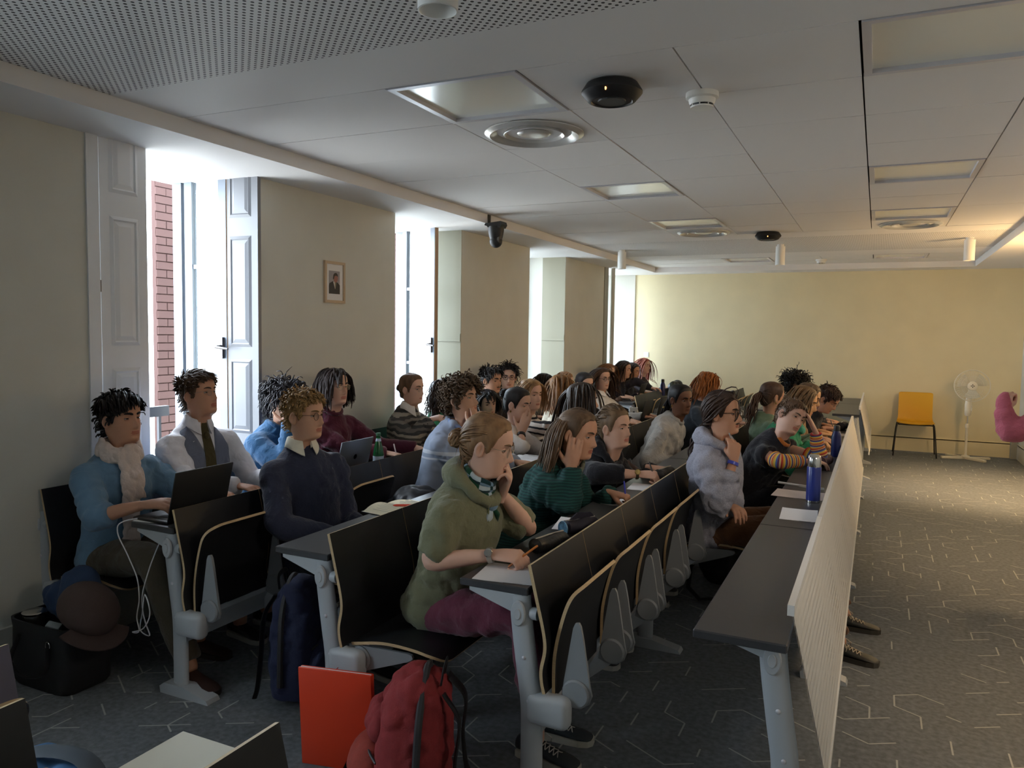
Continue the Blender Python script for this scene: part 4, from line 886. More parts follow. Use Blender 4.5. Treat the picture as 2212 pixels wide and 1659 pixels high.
def hood(m, r=.088):
    def f(c):
        b = MB(); n = 30; R = []
        for i in range(n):
            a = 2*PI*i/n; q = math.cos(a); bk = max(0, -q); fr = max(0, q)
            cc = c['neck']+c['ax']*(.020+.006*bk-.058*fr)+c['fwd']*(.008+q*(r+.012*bk))+c['lat']*math.sin(a)*r*1.05
            T = -c['fwd']*math.sin(a)+c['lat']*math.cos(a); N = c['fwd']*q+c['lat']*math.sin(a); th = .026+.030*bk+.004*math.sin(a*5); tw = .020+.026*bk
            R.append([cc+(N*math.cos(k)*tw*1.2+c['ax']*(math.sin(k)*th-.012*bk)) for k in np.linspace(0, 2*PI, 12, endpoint=False)])
        b.grid(R, cu=True, cv=True); hb = remesh(b, .009, 2, [(FOLD, .02), (CREASE, .008)]); obj('hood', hb.xf(c['T0']), m, c['t'], angle=180)
    return f
def cords(rgb, ln=.22):
    def f(c):
        for s in (-1, 1):
            b = MB(); p0 = c['neck']+c['fwd']*.10+c['lat']*s*.03-c['ax']*.04; b.tube([p0, p0+c['fwd']*.02-c['ax']*ln*.5+c['lat']*s*.004, p0+c['fwd']*.035-c['ax']*ln], .0035, n=6); obj('drawstring', b.xf(c['T0']), cloth('cord_%d_%d_%d' % rgb, rgb), c['t'], angle=180)
    return f
def ribbed_cuffs(rgb):
    def f(c):
        for A, sg in c['cuffs']:
            b = MB(); d = A[-1][:3]-A[0][:3]; d /= np.linalg.norm(d); e = A[-1][:3]; b.tube([e-d*.03, e+d*.012], A[-1][3]*.98+.004, n=16); obj('cuff', b.xf(c['T0']), cloth('rib_%d_%d_%d' % rgb, rgb), c['t'], angle=180)
    return f
def held_pen(side, rgb, label, d=(-.35, .1, .93), ln=.14, off=(.085, 0, -.02)):
    def f(c):
        for sgn, S_, E, w, dd, nrm, pose, a in c['arms']:
            if sgn == side:
                p0 = w+frame(dd, nrm) @ np.array(off); d_ = np.array(d)/np.linalg.norm(d); b = MB()
                b.tube([-d_*ln*.30, -d_*ln*.25, d_*ln*.68, d_*ln*.7], [.0012, .0042, .0042, .003], n=8)
                tag(obj('pen', b, mat('pen_%d_%d_%d' % rgb, rgb, .35), loc=tuple(p0)), label, 'pen', 'pens held in hands')
    return f
ONLY = None
# ------------------------------------------------------------------ hairstyles
def short(top=.05, side=.018, fwd=.5, sd=-.3, part=None, lift=.5, vol=.016, mess=.22, curl=.0, cf=1.5, wid=.0052, n=420, grav=.1, down=-.05): return dict(len=shortlen(top, side), dir=comb(fwd, sd, part, down), lift=lift*.42, vol=vol, mess=mess*.8, curl=curl, cf=cf, wid=wid*1.1, n=int(n*1.25), grav=grav+.12, seg=7, stand=.0)
def curls(ln=.07, vol=.03, curl=.010, cf=1.6, n=430, wid=.0058, lift=.45, side=None): return dict(len=(shortlen(ln, side) if side else ln), dir=comb(.25, .4, 0, -.1), lift=lift, vol=vol, mess=.4, curl=curl, cf=cf, wid=wid, n=int(n*1.2), grav=.3, seg=11, stand=.2, tip=.5)
def tied(tg, n=330, vol=.009, mess=.06, curl=0., wid=.0058): return dict(len=lambda R0, th, rg: np.linalg.norm(R0-np.array(tg), axis=1)*1.12, dir=lambda R0, th: (np.array(tg)-R0)/np.linalg.norm(np.array(tg)-R0, axis=1, keepdims=True), target=tg, pull=.9, lift=.18, vol=vol, mess=mess, curl=curl, cf=1., wid=wid, n=n, grav=0., seg=9, tip=.7, mask=lambda th, z: (z > .052) | (np.abs(th) > 1.85))
def long(ln=.42, part=0., vol=.016, curl=.0, cf=2., n=330, wid=.0072, back=.0, mess=.08, fl=None, ins=-.30, clear=True): return dict(len=lambda R0, th, rg: np.full(len(R0), ln)+np.maximum(R0[:, 2], 0)*.9, dir=comb(-.25, 1., part, -.15, low=(-.25, 0, -1.), zl=.045), lift=.2, vol=vol, mess=mess, curl=curl, cf=cf, wid=wid, n=n, grav=.5, seg=15, clear=clear, cpart=part, flow=fl or longback, body=over_shoulder(ins+.06), tip=.35)
def tail(root, ln=.3, n=60, curl=.006, cf=2., d=(-.6, 0, -.4), wid=.006, spread=.012):
    def f(c):
        b = MB(); rg = c['rg']
        for i in range(n):
            p = np.array(root)+rg.normal(0, spread*.6, 3); v = np.array(d)+rg.normal(0, .16, 3); v /= np.linalg.norm(v); P = [p.copy()]; L = ln*rg.uniform(.7, 1.05); ph = rg.uniform(0, 6.3)
            for k in range(11):
                v = v+np.array([-.03, 0, -.34]); v /= np.linalg.norm(v); p = p+v*L/11; q = p+np.array([math.cos(ph+k/11*cf*6.28), math.sin(ph+k/11*cf*6.28), 0])*curl; P.append(q)
            b.tube(P, np.interp(np.linspace(0, 1, 12), [0, .2, .7, 1], [.8, 1, .8, .2])*wid*rg.uniform(.7, 1.2), n=5)
        obj('ponytail', b.xf(c['HM']), c['hm'], c['t'], angle=180)
    return f
def braids_tail(n=26):
    def f(c):
        b = MB(); g = MB(); rg = c['rg']
        for i in range(n):
            a = rg.uniform(-1, 1); p = np.array([-.075+.02*rg.random(), a*.06, .06-.06*abs(a)]); v = np.array([-.6, a*.6, -.5]); P = [p.copy()]; L = rg.uniform(.26, .36)
            for k in range(13): v = v+np.array([-.02, 0, -.3]); v /= np.linalg.norm(v); p = p+v*L/13; P.append(on_skull(p[None], np.array([.012]))[0])
            P = np.array(P); b.tube(P, .0058*(1+.22*np.sin(np.arange(14)*2.2)), n=6)
            if i % 3 == 0: k = int(rg.integers(2, 6)); g.tube([P[k], P[k]+(P[k+1]-P[k])*.7], .0085, n=8)
        obj('braids', b.xf(c['HM']), c['hm'], c['t'], angle=180); obj('beads', g.xf(c['HM']), mat('gold_beads', (196, 170, 110), .3, metal=.8), c['t'], kind='stuff')
        b = MB(); b.tube([(-.075, 0, .085), (-.09, 0, .10), (-.10, 0, .12), (-.13, .02, .12)], [.03, .028, .022, .004], n=10); obj('hair_scarf', b.xf(c['HM']), cloth('green_scrunchie', (70, 74, 62)), c['t'])
    return f
def earring(c):
    b = MB(); b.lathe([(.001, -.012), (.007, -.006), (.007, .0), (.001, .006)], c=(-.008, -.083, -.048), n=8); obj('earring', b.xf(c['HM']), mat('gold', (210, 176, 100), .25, metal=1.), c['t'])
def wristband(side, rgb, w=.012, r=.030, name='bracelet', face=None, at=.0):
    def f(c):
        for sgn, S_, E, wv, dd, nrm, pose, a in c['arms']:
            if sgn == side:
                d = (E-wv)/np.linalg.norm(E-wv); p = wv+d*(.015+at); b = MB(); b.tube([p-d*w, p+d*w], [r*1.02, r*1.08], n=18); o = obj(name, b.xf(c['T0']), mat('%s_%d_%d_%d' % ((name,)+rgb), rgb, .35, metal=.0 if name == 'bracelet' else .85), c['t'])
                if face:
                    n_ = np.array([.25, -.8, .55]); n_ = n_-d*(n_@d); n_ /= np.linalg.norm(n_); q = MB(); q.lathe([(.001, .006), (.015, .006), (.017, 0)], n=18); q.xf(m4(frame(d, n_), p+n_*r)); obj('watch_face', q.xf(c['T0']), mat('watch_face_%d_%d_%d' % face, face, .2, metal=.7), o)
    return f
def sleeve_part(name, side, m, s0, s1, infl=.004, bands=None):
    """a second layer showing on a forearm between fractions s0..s1 of the arm; bands = list of materials ring by ring"""
    def f(c):
        for sgn, S_, E, w, dd, nrm, pose, a in c['arms']:
            if sgn == side or side == 0:
                pts = [S_, S_*.5+E*.5, E, E*.5+w*.5, w]; A = crom(np.column_stack([pts, [.060, .054, .048, .042, .032]]), 16); i0, i1 = int(s0*(len(A)-1)), int(s1*(len(A)-1)); A = A[i0:i1+1]
                b = MB(); k = len(A); mats = bands or [m]; b.tube(A[:, :3], A[:, 3]+infl+.0015*np.sin(np.arange(k)*1.9), n=16); nf = 16
                if bands: b.m = [min(len(bands)-1, (i//nf) % len(bands)) if i < nf*(k-1) else 0 for i in range(len(b.f))]
                obj(name, b.xf(c['T0']), mats, c['t'], angle=180)
    return f
def front_strip(name, m, w0, w1, t0, t1, off=.004, lat0=0., th=.006):
    """flat strip lying on the chest from t0 down to t1 (fractions of the spine), as a tie or a placket"""
    def f(c):
        C, rw, rd = c['C']; b = MB(); R = []; n = 10; s = np.linspace(t0, t1, n); sp = np.linspace(0, 1, len(C))
        for i, q in enumerate(s):
            p = np.array([np.interp(q, sp, C[:, k]) for k in range(3)]); r = np.interp(q, sp, rd); w = w0+(w1-w0)*i/(n-1); u = c['ax']
            R.append([p+c['fwd']*(r+off+dz)+c['lat']*(lat0+x*w) for x, dz in ((-1, -.004), (-1, .0), (0, th), (1, 0), (1, -.004))])
        b.grid(R, cap0=False); obj(name, b.xf(c['T0']), m, c['t'], angle=50)
    return f
def vest_layer(m):
    def f(c):
        C, rw, rd = c['C']; b = MB(); k = len(C); fwd, lat, ax = c['fwd'], c['lat'], c['ax']; R = []
        for i in range(int(k*.10), int(k*.93)):
            t = i/(k-1); op = np.interp(t, [0, .52, .9, 1], [.02, .03, .075, .085]); arm = np.interp(t, [0, .62, .74, .92], [0, 0, .55, .62])
            a0 = math.asin(min(.95, op/rw[i])); row = []
            for a in np.linspace(a0, 2*PI-a0, 40):
                s = abs(math.sin(a)); cut = 1-arm*.0; w = rw[i]+.010; d = rd[i]+.013
                if arm and s > .80: w *= 1-.18*arm*(s-.80)/.20
                row.append(C[i]+fwd*math.cos(a)*d+lat*math.sin(a)*w)
            R.append(row)
        b.grid(R); me = b.mesh('waistcoat', m, angle=180); o = obj('waistcoat', me, None, c['t']); o.data.transform(Matrix(c['T0'].tolist())); o.modifiers.new('t', 'SOLIDIFY').thickness = .004
    return f
def neck_scarf(m, tails=True):
    def f(c):
        b = MB(); nk, fw, lt, ax = c['neck'], c['fwd'], c['lat'], c['ax']
        for k, (r, z, th) in enumerate(((.082, .022, .026), (.076, .048, .022), (.088, .002, .022))):
            R = []
            for i in range(30):
                a = 2*PI*i/30; q = math.cos(a); cc = nk+ax*(z-.034*max(0, q)+.006*math.sin(3*a+k))+fw*(.012+q*r)+lt*math.sin(a)*r*1.08; N = fw*q+lt*math.sin(a)
                R.append([cc+N*math.cos(u)*th*.62+ax*math.sin(u)*th*(1+.15*math.sin(5*a+u)) for u in np.linspace(0, 2*PI, 12, endpoint=False)])
            b.grid(R, cu=True, cv=True)
        if tails:
            for s, L in ((-.6, .40), (.5, .30)):
                P = []; C, rw, rd = c['C']; sp = np.linspace(0, 1, len(C))
                for q in np.linspace(.98, .98-L*1.9, 14):
                    p = np.array([np.interp(q, sp, C[:, k]) for k in range(3)]); P.append(p+fw*(np.interp(q, sp, rd)+.022)+lt*(s*.03))
                P = np.array(P); P[0] += ax*.0; b.tube(P, [.03]+[.043+.006*math.sin(i) for i in range(12)]+[.046], [.016]*14, n=18, up=fw)
        g = remesh(b, .0065, 2, [(CREASE, .016), (FOLD, .008)]); obj('scarf', g.xf(c['T0']), m, c['t'], angle=180)
    return f
def lump(name, m, rel, rad, smooth=1.):
    def f(c):
        b = MB(); b.sphere(c['neck']+c['fwd']*rel[0]+c['lat']*rel[1]+c['ax']*rel[2], rad, 16, 12); obj(name, b.xf(c['T0']), m, c['t'], angle=180)
    return f
def bandana(cols, r=.068):
    def f(c):
        nk, fw, lt, ax = c['neck'], c['fwd'], c['lat'], c['ax']; b = MB()
        for k in range(3):
            R = []
            for i in range(28):
                a = 2*PI*i/28; q = math.cos(a); cc = nk+ax*(.01+.022*k-.030*max(0, q)+.005*math.sin(4*a+2*k))+fw*(.010+q*(r-.003*k))+lt*math.sin(a)*(r-.003*k)*1.06; N = fw*q+lt*math.sin(a); R.append([cc+N*math.cos(u)*.011+ax*math.sin(u)*.016 for u in np.linspace(0, 2*PI, 10, endpoint=False)])
            b.grid(R, cu=True, cv=True, mi=lambda i, j, k=k: (i//3+k+(j > 4)) % len(cols))
        P = nk+fw*.095-ax*.055; b.sphere(P, (.03, .034, .026), 12, 8, mi=len(cols)-1); b.tube([P, P-ax*.04+fw*.02-lt*.02, P-ax*.085+fw*.025-lt*.03], [.012, .026, .006], [.01, .012, .004], n=10, mi=1); b.tube([P, P-ax*.03+fw*.025+lt*.02, P-ax*.07+fw*.03+lt*.035], [.012, .022, .006], [.01, .012, .004], n=10, mi=0)
        obj('neckerchief', b.xf(c['T0']), [cloth('kerchief_%d_%d_%d' % q, q, bump=.1) for q in cols], c['t'], angle=180)
    return f
# ------------------------------------------------------------------ who sits where
PEOPLE = []
def P_(**k): PEOPLE.append(k)
SK1, SK2, SK3, SK4 = (204, 158, 132), (196, 146, 118), (214, 170, 148), (112, 74, 54)
# row against the window wall
P_(row=4, seed=11, head=(-3.372, 2.62, 1.165), hrot=(3, 6, 0), byaw=-8, skin=SK2, hair=(30, 27, 29), jaw=1.04, browth=.0058, label='person in a blue shirt and cream scarf, nearest the left wall, at a black laptop',
   hs_=[short(.085, .02, .75, -.55, lift=.55, vol=.03, n=440, mess=.16, wid=.006), dict(len=.10, dir=vdir(.9, -.6, .35), mask=lambda th, z: (np.abs(th) < 1.0) & (z > .085), lift=.5, vol=.03, grav=.28, n=90, wid=.006, seg=8)], capinf=.010,
   R=dict(w=(-3.035, 2.47, .80), e=(-3.262, 2.395, .735), d=(.95, .3, .12), n=(-.1, -.45, .9), pose='relaxed', sleeve=.66), L=dict(w=(-2.98, 2.86, .80), d=(1, -.3, -.1)),
   top=dict(m=cloth('blue_chambray', (104, 136, 164), bump=.2), infl=.016, slack=1.18, rolls=True, sleeve=.9, fold=1.2), more=[neck_scarf(cloth('cream_scarf', (214, 198, 190), bump=.5))], trs=(86, 78, 66), shoe=(58, 36, 30), sole=(40, 30, 26), legs_on=True,
   legs={'k-1': (-3.02, 2.50, .52), 'a-1': (-2.76, 2.47, .085), 'k1': (-3.0, 2.72, .52), 'a1': (-3.0, 2.74, .085)})
P_(row=4, seed=12, head=(-3.364, 3.10, 1.255), hrot=(8, 12, 0), byaw=-12, skin=SK2, hair=(74, 55, 40), label='person in a grey waistcoat, white shirt and olive tie, in front of the open window', glasses=((150, 140, 130), .0165, 1.25), gth=.0009,
   hs_=[short(.052, .012, .55, .2, lift=.7, vol=.022, n=460, mess=.16)], R=dict(w=(-2.98, 3.0, .80)), L=dict(w=(-2.985, 3.27, .80), d=(.75, .3, -.1), n=(-.2, -.3, 1), pose='fist'), hip=(-3.41, 3.13, .50),
   top=dict(m=cloth('white_shirt', (228, 226, 232), bump=.12), infl=.014, slack=1.12, sleeve=1.), more=[collar_shirt((226, 224, 230), 1.0), vest_layer(cloth('grey_blue_waistcoat', (112, 118, 136), bump=.1)), front_strip('tie', cloth('olive_tie', (74, 66, 42), bump=.15), .016, .034, .955, .35, .013), lump('tie_knot', cloth('olive_tie', (74, 66, 42)), (.098, 0, -.052), (.014, .019, .021))])
P_(row=4, seed=13, head=(-3.293, 3.70, 1.182), hrot=(-5, -8, 0), byaw=-5, skin=SK1, hair=(52, 50, 56), label='person in a bright blue sweater covering their face with one hand', hs_=[curls(.085, .03, .007, 1.2, 430)],
   R=dict(w=(-3.165, 3.60, 1.045), e=(-3.10, 3.50, .80), d=(-.28, .1, 1), n=(.45, -.9, .1), pose='flat'), L=dict(w=(-2.96, 3.86, .80)), top=dict(m=cloth('bright_blue_knit', (46, 88, 126)), infl=.020, slack=1.2, fold=1.3), more=[crew((42, 80, 116)), ribbed_cuffs((46, 88, 126))], hip=(-3.42, 3.66, .475))
P_(row=4, seed=14, head=(-3.292, 4.18, 1.237), hrot=(-8, 4, 0), byaw=-12, skin=SK3, hair=(50, 42, 42), label='person with chin length dark wavy hair in a maroon sweater, writing', glasses=((150, 140, 130), .018, 1.15), gth=.001,
   hs_=[long(.15, .012, .020, .005, 1., 380, .007), dict(len=.13, dir=vdir(.7, -.7, .2), mask=lambda th, z: (np.abs(th) < .9) & (z > .08), lift=.5, vol=.025, grav=.45, n=50, wid=.007, seg=9)], capinf=.012,
   R=dict(w=(-2.955, 4.30, .80), d=(1, .15, -.1), pose='pen'), L=dict(w=(-2.92, 4.62, .80), d=(.9, -.3, -.1), pose='fist'), top=dict(m=cloth('maroon_knit', (88, 40, 56)), infl=.014, slack=1.05), more=[crew((82, 36, 52)), held_pen(-1, (206, 190, 190), 'pale pencil held by the person in the maroon sweater')])
SWT = stripes('patterned_knit', [(58, 58, 58), (120, 114, 106), (70, 68, 66), (150, 142, 130), (52, 52, 54), (96, 90, 84)], .13, 'Z', .95, .05)
P_(row=4, seed=15, lod=1, head=(-3.341, 5.22, 1.160), hrot=(-4, 2, 0), W=.93, skin=SK3, hair=(104, 78, 58), label='person with a small bun and round glasses in a grey patterned sweater', glasses=((170, 160, 150), .019, 1.05), gth=.0009, hs_=[tied((-.098, 0, .01))], bun=((-.118, 0, .008), .026),
   R=dict(w=(-3.13, 5.12, .93), d=(.8, .3, .25), n=(-.2, -.5, .8), pose='chin', hint=(-.6, -.8, -.6)), L=dict(w=(-2.96, 5.30, .80)), top=dict(m=SWT, infl=.022, slack=1.25, fold=1.2), more=[collar_shirt((220, 214, 208), .9), sleeve_part('cuff', 0, cloth('dark_cuff', (44, 44, 50)), .78, .97, .012)])
P_(row=4, seed=16, lod=1, head=(-3.312, 5.72, 1.100), hrot=(15, -5, 0), W=.9, skin=SK2, hair=(50, 38, 34), label='person with long dark curly hair in a green lace top, mostly hidden', hs_=[long(.26, 0, .03, .012, 2.5, 300, .007)], R=dict(w=(-3.02, 5.62, .90), d=(.7, .2, .6), pose='pen'), L='desk', top=dict(m=cloth('green_lace', (48, 150, 104), bump=.9, bscale=140), infl=.010, slack=.95), more=[held_pen(-1, (200, 214, 224), 'pale pen held upright beside the green lace top')])
P_(row=4, seed=17, lod=1, head=(-3.221, 6.30, .973), yb=6.2, hrot=(-38, -6, 6), W=.9, skin=SK3, hair=(24, 22, 25), label='person with a black bob and fringe leaning low with a hand at the chin', hs_=[long(.13, 0, .018, .0, 1, 330, .0075), dict(len=.075, dir=vdir(1, 0, .1), mask=lambda th, z: (np.abs(th) < .8) & (z > .078), lift=.4, vol=.02, grav=.75, n=80, wid=.007, seg=8)], R=dict(rel='head', w=(.075, -.04, -.19), d=(.15, .1, 1), n=(1, -.3, 0), pose='chin'), L='desk', top=dict(m=cloth('black_knit', (34, 34, 38)), infl=.012))
P_(row=4, seed=18, lod=1, head=(-3.277, 6.50, 1.166), yb=6.66, hrot=(-14, 0, 0), skin=SK2, hair=(40, 34, 32), label='person with thick dark hair and a moustache by the windows', tash=True, browth=.006, hs_=[short(.075, .02, .5, -.35, lift=.7, vol=.028, n=420, mess=.2)], top=dict(m=cloth('dark_brown_knit', (58, 50, 46)), infl=.014))
P_(row=4, seed=19, lod=1, head=(-3.347, 7.00, 1.175), yb=7.1, hrot=(-58, -2, 0), byaw=-30, skin=SK3, hair=(34, 30, 32), label='person in purple tinted glasses looking straight at the camera', glasses=((60, 44, 84), .019, 1.2), gth=.0018, hs_=[curls(.07, .025, .006, 1.2, 400)], top=dict(m=cloth('brown_knit', (72, 58, 50)), infl=.014), more=[crew((64, 52, 46))])
P_(row=4, seed=20, lod=1, head=(-3.20, 7.60, 1.065), yb=7.7, hrot=(35, -12, 0), W=.9, skin=SK1, hair=(40, 31, 29), label='person in grey tweed with very dark long hair, face turned away', hs_=[long(.30, 0, .022, .003, 1, 300)], top=dict(m=mat('grey_tweed', (112, 108, 102), .95, noise=.7, nscale=120, bump=.4), infl=.02, slack=1.15))
P_(row=4, seed=21, lod=2, head=(-3.24, 8.30, 1.056), yb=8.24, hrot=(10, -10, 0), W=.9, skin=SK3, hair=(150, 112, 76), label='person at the far end of the window row, only a light brown parting showing', hs_=[long(.2, 0, .016)], top=dict(m=cloth('beige_knit', (150, 134, 116)), infl=.012))
# second row
P_(row=3, seed=31, head=(-2.586, 3.05, 1.191), hrot=(3, 3, 0), byaw=-22, skin=SK1, hair=(150, 118, 76), label='person with short blond hair and glasses in a navy sweater over a white collar', glasses=((84, 66, 56), .0185, 1.12), gth=.0013, hip=(-2.53, 3.05, .475), jaw=.97,
   hs_=[short(.048, .012, .55, -.25, lift=.75, vol=.02, n=480, mess=.3, curl=.003)], R=dict(w=(-2.29, 2.98, .615), e=(-2.50, 2.78, .70), d=(.8, .6, -.1), n=(0, -.6, .8), pose='relaxed'), L=dict(w=(-2.25, 3.12, .615), d=(.8, -.5, -.1)), top=dict(m=cloth('navy_knit', (52, 56, 76)), infl=.013, slack=1.08), more=[collar_shirt((226, 222, 206), 1.1, .040)])
P_(row=3, seed=32, head=(-2.322, 4.20, 1.204), yb=4.157, hrot=(-3, 10, 0), skin=SK1, hair=(84, 66, 50), label='person with a mop of brown curls in a pale blue sweatshirt', hs_=[curls(.075, .036, .011, 1.7, 520, .0060, side=.05)], capinf=.012, R=dict(rel='head', w=(.09, -.05, -.20), d=(.2, .2, 1), n=(1, -.4, 0), pose='chin'), L=dict(w=(-2.05, 4.42, .80)), top=dict(m=stripes('blue_sweat_stripes', [(148, 160, 182), (198, 204, 214), (148, 160, 182), (198, 204, 214), (148, 160, 182)], 3.0, 'Z', .9, .0, [0, .279, .285, .291, .297]), infl=.020, slack=1.25, fold=1.3), more=[crew((130, 150, 192)), held_pen(-1, (190, 186, 190), 'thin grey pencil held flat at the chin by the curly haired person', d=(.2, 1, .1))])
P_(row=3, seed=33, lod=1, head=(-2.403, 5.20, 1.090), hrot=(-3, -6, 0), W=.9, skin=SK3, hair=(38, 33, 33), label='person with dark tied back hair in a white cardigan, hand over mouth', hs_=[tied((-.10, 0, .055))], bun=((-.118, 0, .06), .034), R=dict(rel='head', w=(.085, -.055, -.20), e=(-2.31, 5.07, .80), d=(.12, .25, 1), n=(.6, -.8, 0), pose='flat', sleeve=.6), L=dict(w=(-2.02, 5.3, .80)), top=dict(m=cloth('white_cardigan', (222, 216, 212)), infl=.016, slack=1.2, fold=1.3), more=[earring, wristband(-1, (30, 30, 34), .01, .031)])
P_(row=3, seed=34, lod=1, head=(-2.498, 5.65, 1.128), hrot=(-22, 0, 0), W=.9, skin=SK3, hair=(150, 116, 80), label='person with light brown hair in a black and white striped shirt, smiling', hs_=[long(.16, .01, .012)], R=dict(w=(-2.06, 5.50, .82), e=(-2.2, 5.42, .90), hint=(0, -1, 0)), top=dict(m=stripes('breton_stripes', [(226, 216, 206), (28, 28, 36)], .046, 'Z', .9, .03, [0, .62]), infl=.010, slack=1.1))
P_(row=3, seed=35, lod=1, head=(-2.469, 6.25, 1.138), hrot=(42, -4, 0), W=.9, skin=SK3, hair=(134, 94, 54), label='person in a cream top with long honey brown hair, face turned away', hs_=[long(.25, 0, .018, .0, 1, 360)], top=dict(m=cloth('cream_top', (234, 228, 208), bump=.1), infl=.008))
P_(row=3, seed=36, lod=1, head=(-2.569, 7.10, 1.128), hrot=(-30, -8, 0), W=.88, sc=.93, skin=SK3, hair=(52, 48, 50), label='person in black with dark hair slicked back, looking down', hs_=[tied((-.10, 0, .02), 360, .005)], bun=((-.112, 0, .02), .03), top=dict(m=cloth('black_top', (28, 28, 32)), infl=.010), more=[])
P_(row=3, seed=37, lod=1, head=(-2.592, 7.70, 1.153), hrot=(-30, 0, 0), W=.88, sc=.93, skin=SK3, hair=(76, 54, 42), label='person in dark glasses and an open white blouse with long brown hair', glasses=((40, 36, 40), .0175, 1.25), gth=.0018, hs_=[long(.34, .0, .018, .003, 1, 340)], top=dict(m=cloth('white_blouse', (232, 228, 226), bump=.1), infl=.012, slack=1.1), more=[collar_shirt((232, 230, 232), 1.5, .03, .066)])
# third row
P_(row=2, seed=41, head=(-1.382, 2.72, 1.173), yb=2.70, hrot=(10, -10, 0), byaw=-6, W=.95, skin=SK3, hair=(134, 102, 72), label='person in an olive green hoodie and round wire glasses, hand at the mouth, in front', glasses=((176, 160, 140), .0215, 1.02), gth=.0011, hip=(-1.60, 2.74, .49), hs_=[tied((-.098, 0, -.005), 420, .012, .08), dict(len=.12, dir=vdir(-.3, 0, -1), mask=lambda th, z: (np.abs(th) > 1.4) & (z < .03), lift=.3, vol=.02, grav=.5, n=16, wid=.002, seg=9)], bun=((-.125, 0, -.002), .040),
   R=dict(w=(-1.262, 2.545, .792), e=(-1.505, 2.49, .745), d=(1, .18, .02), n=(-.1, -.35, .9), pose='pen', sleeve=.47), L=dict(rel='head', w=(.085, .035, -.19), e=(-1.29, 2.93, .80), d=(.22, -.16, 1), n=(.75, .35, .1), pose='chin', sleeve=.5),
   top=dict(m=cloth('olive_fleece', (122, 122, 96)), infl=.026, slack=1.2, rolls=True, fold=1.1), more=[hood(cloth('olive_fleece', (122, 122, 96))), bandana([(28, 70, 52), (176, 190, 198), (30, 60, 66), (120, 150, 176)]), wristband(-1, (176, 172, 164), .009, .0285, 'watch', (150, 146, 140)), cords((112, 116, 86), .12), held_pen(-1, (200, 120, 60), 'orange pen between the fingers of the person in the olive hoodie', d=(.6, .2, .5))], trs=(112, 58, 74), shoe=(46, 54, 60), sole=(196, 190, 176), laces=(196, 190, 180), hem=.16, legs_on=True,
   legs={'k-1': (-1.15, 2.60, .53), 'a-1': (-1.12, 2.63, .085), 'k1': (-1.15, 2.82, .53), 'a1': (-1.14, 2.80, .085)})
P_(row=2, seed=42, head=(-1.338, 3.62, 1.118), yb=3.65, hrot=(-8, -6, -4), byaw=-6, W=.93, skin=SK2, hair=(98, 76, 56), label='person in a dark green ribbed sweater resting a cheek on one hand', hs_=[dict(long(.22, .005, .012, .003, 1, 520, .0062), mask=lambda th, z: (np.abs(th) > 1.75) & (z < .07)), tied((-.10, 0, .02), 300, .012)], bun=((-.108, 0, .05), .018), hl=.004,
   R=dict(rel='head', w=(.035, -.088, -.165), e=(-1.325, 3.47, .80), d=(-.02, .10, 1), n=(.35, -1, 0), pose='flat'), L=dict(w=(-1.215, 3.80, .80), d=(1, -.1, -.1), pose='pen'), top=dict(m=stripes('green_rib_knit', [(24, 70, 66), (16, 50, 48)], .014, 'Z', .95, .02), infl=.020, slack=1.2, fold=1.1), more=[bandana([(70, 76, 60), (44, 46, 42), (110, 112, 96)], .074), front_strip('zip', mat('zip_silver', (168, 164, 160), .35, metal=.7), .004, .004, .98, .70, .012, .02), held_pen(1, (60, 64, 190), 'ballpoint with a blue cap in the hand of the person in dark green', d=(-.15, .1, 1))])
P_(row=2, seed=43, head=(-1.425, 4.50, 1.052), yb=4.62, hrot=(-18, 4, 0), byaw=-6, W=.93, skin=SK3, hair=(110, 88, 66), label='person in a black hoodie with curly hair tied back and a gold watch', hs_=[tied((-.095, 0, .045), 330, .018, .2, .007)], bun=((-.115, 0, .05), .038), R=dict(w=(-1.235, 4.40, .80), e=(-1.45, 4.30, .80), d=(1, .25, 0), n=(0, -.4, .9), pose='fist', sleeve=.8), L=dict(w=(-1.24, 4.66, .80)), top=dict(m=cloth('black_fleece', (34, 34, 40)), infl=.02, slack=1.2), more=[hood(cloth('black_fleece', (34, 34, 40)), .078), cords((206, 200, 190), .17), wristband(-1, (70, 60, 44), .008, .0295, 'watch', (214, 186, 120)), held_pen(-1, (44, 40, 42), 'dark pen in the hand of the person with the gold watch')])
P_(row=2, seed=44, lod=1, head=(-1.800, 4.95, 1.165), yb=5.1, hrot=(36, 0, 0), W=.9, skin=SK3, hair=(58, 47, 40), label='person with very long straight dark hair turned away toward the board', hs_=[long(.44, .0, .016, .0, 1, 420, .007), dict(len=.085, dir=vdir(1, 0, .0), mask=lambda th, z: (np.abs(th) < .8) & (z > .078), lift=.3, vol=.016, grav=.8, n=60, wid=.007, seg=8)], R='lap', L='lap', top=dict(m=cloth('dusty_brown_top', (92, 72, 64)), infl=.010), hip=(-1.70, 5.15, .475))
P_(row=2, seed=45, lod=1, head=(-1.430, 6.25, 1.098), yb=6.2, hrot=(-32, -2, 0), W=.93, skin=SK4, hair=(28, 26, 28), browth=.0045, label='person with black braids and a light grey sweatshirt', hs_=[tied((-.085, 0, .08), 330, .006, .05, .0, .0042)], R='lap', L='lap', top=dict(m=cloth('light_grey_sweat', (176, 172, 166)), infl=.022, slack=1.3, fold=1.3), more=[braids_tail(), earring, crew((168, 164, 158))], legs_on=True, trs=(70, 72, 76))
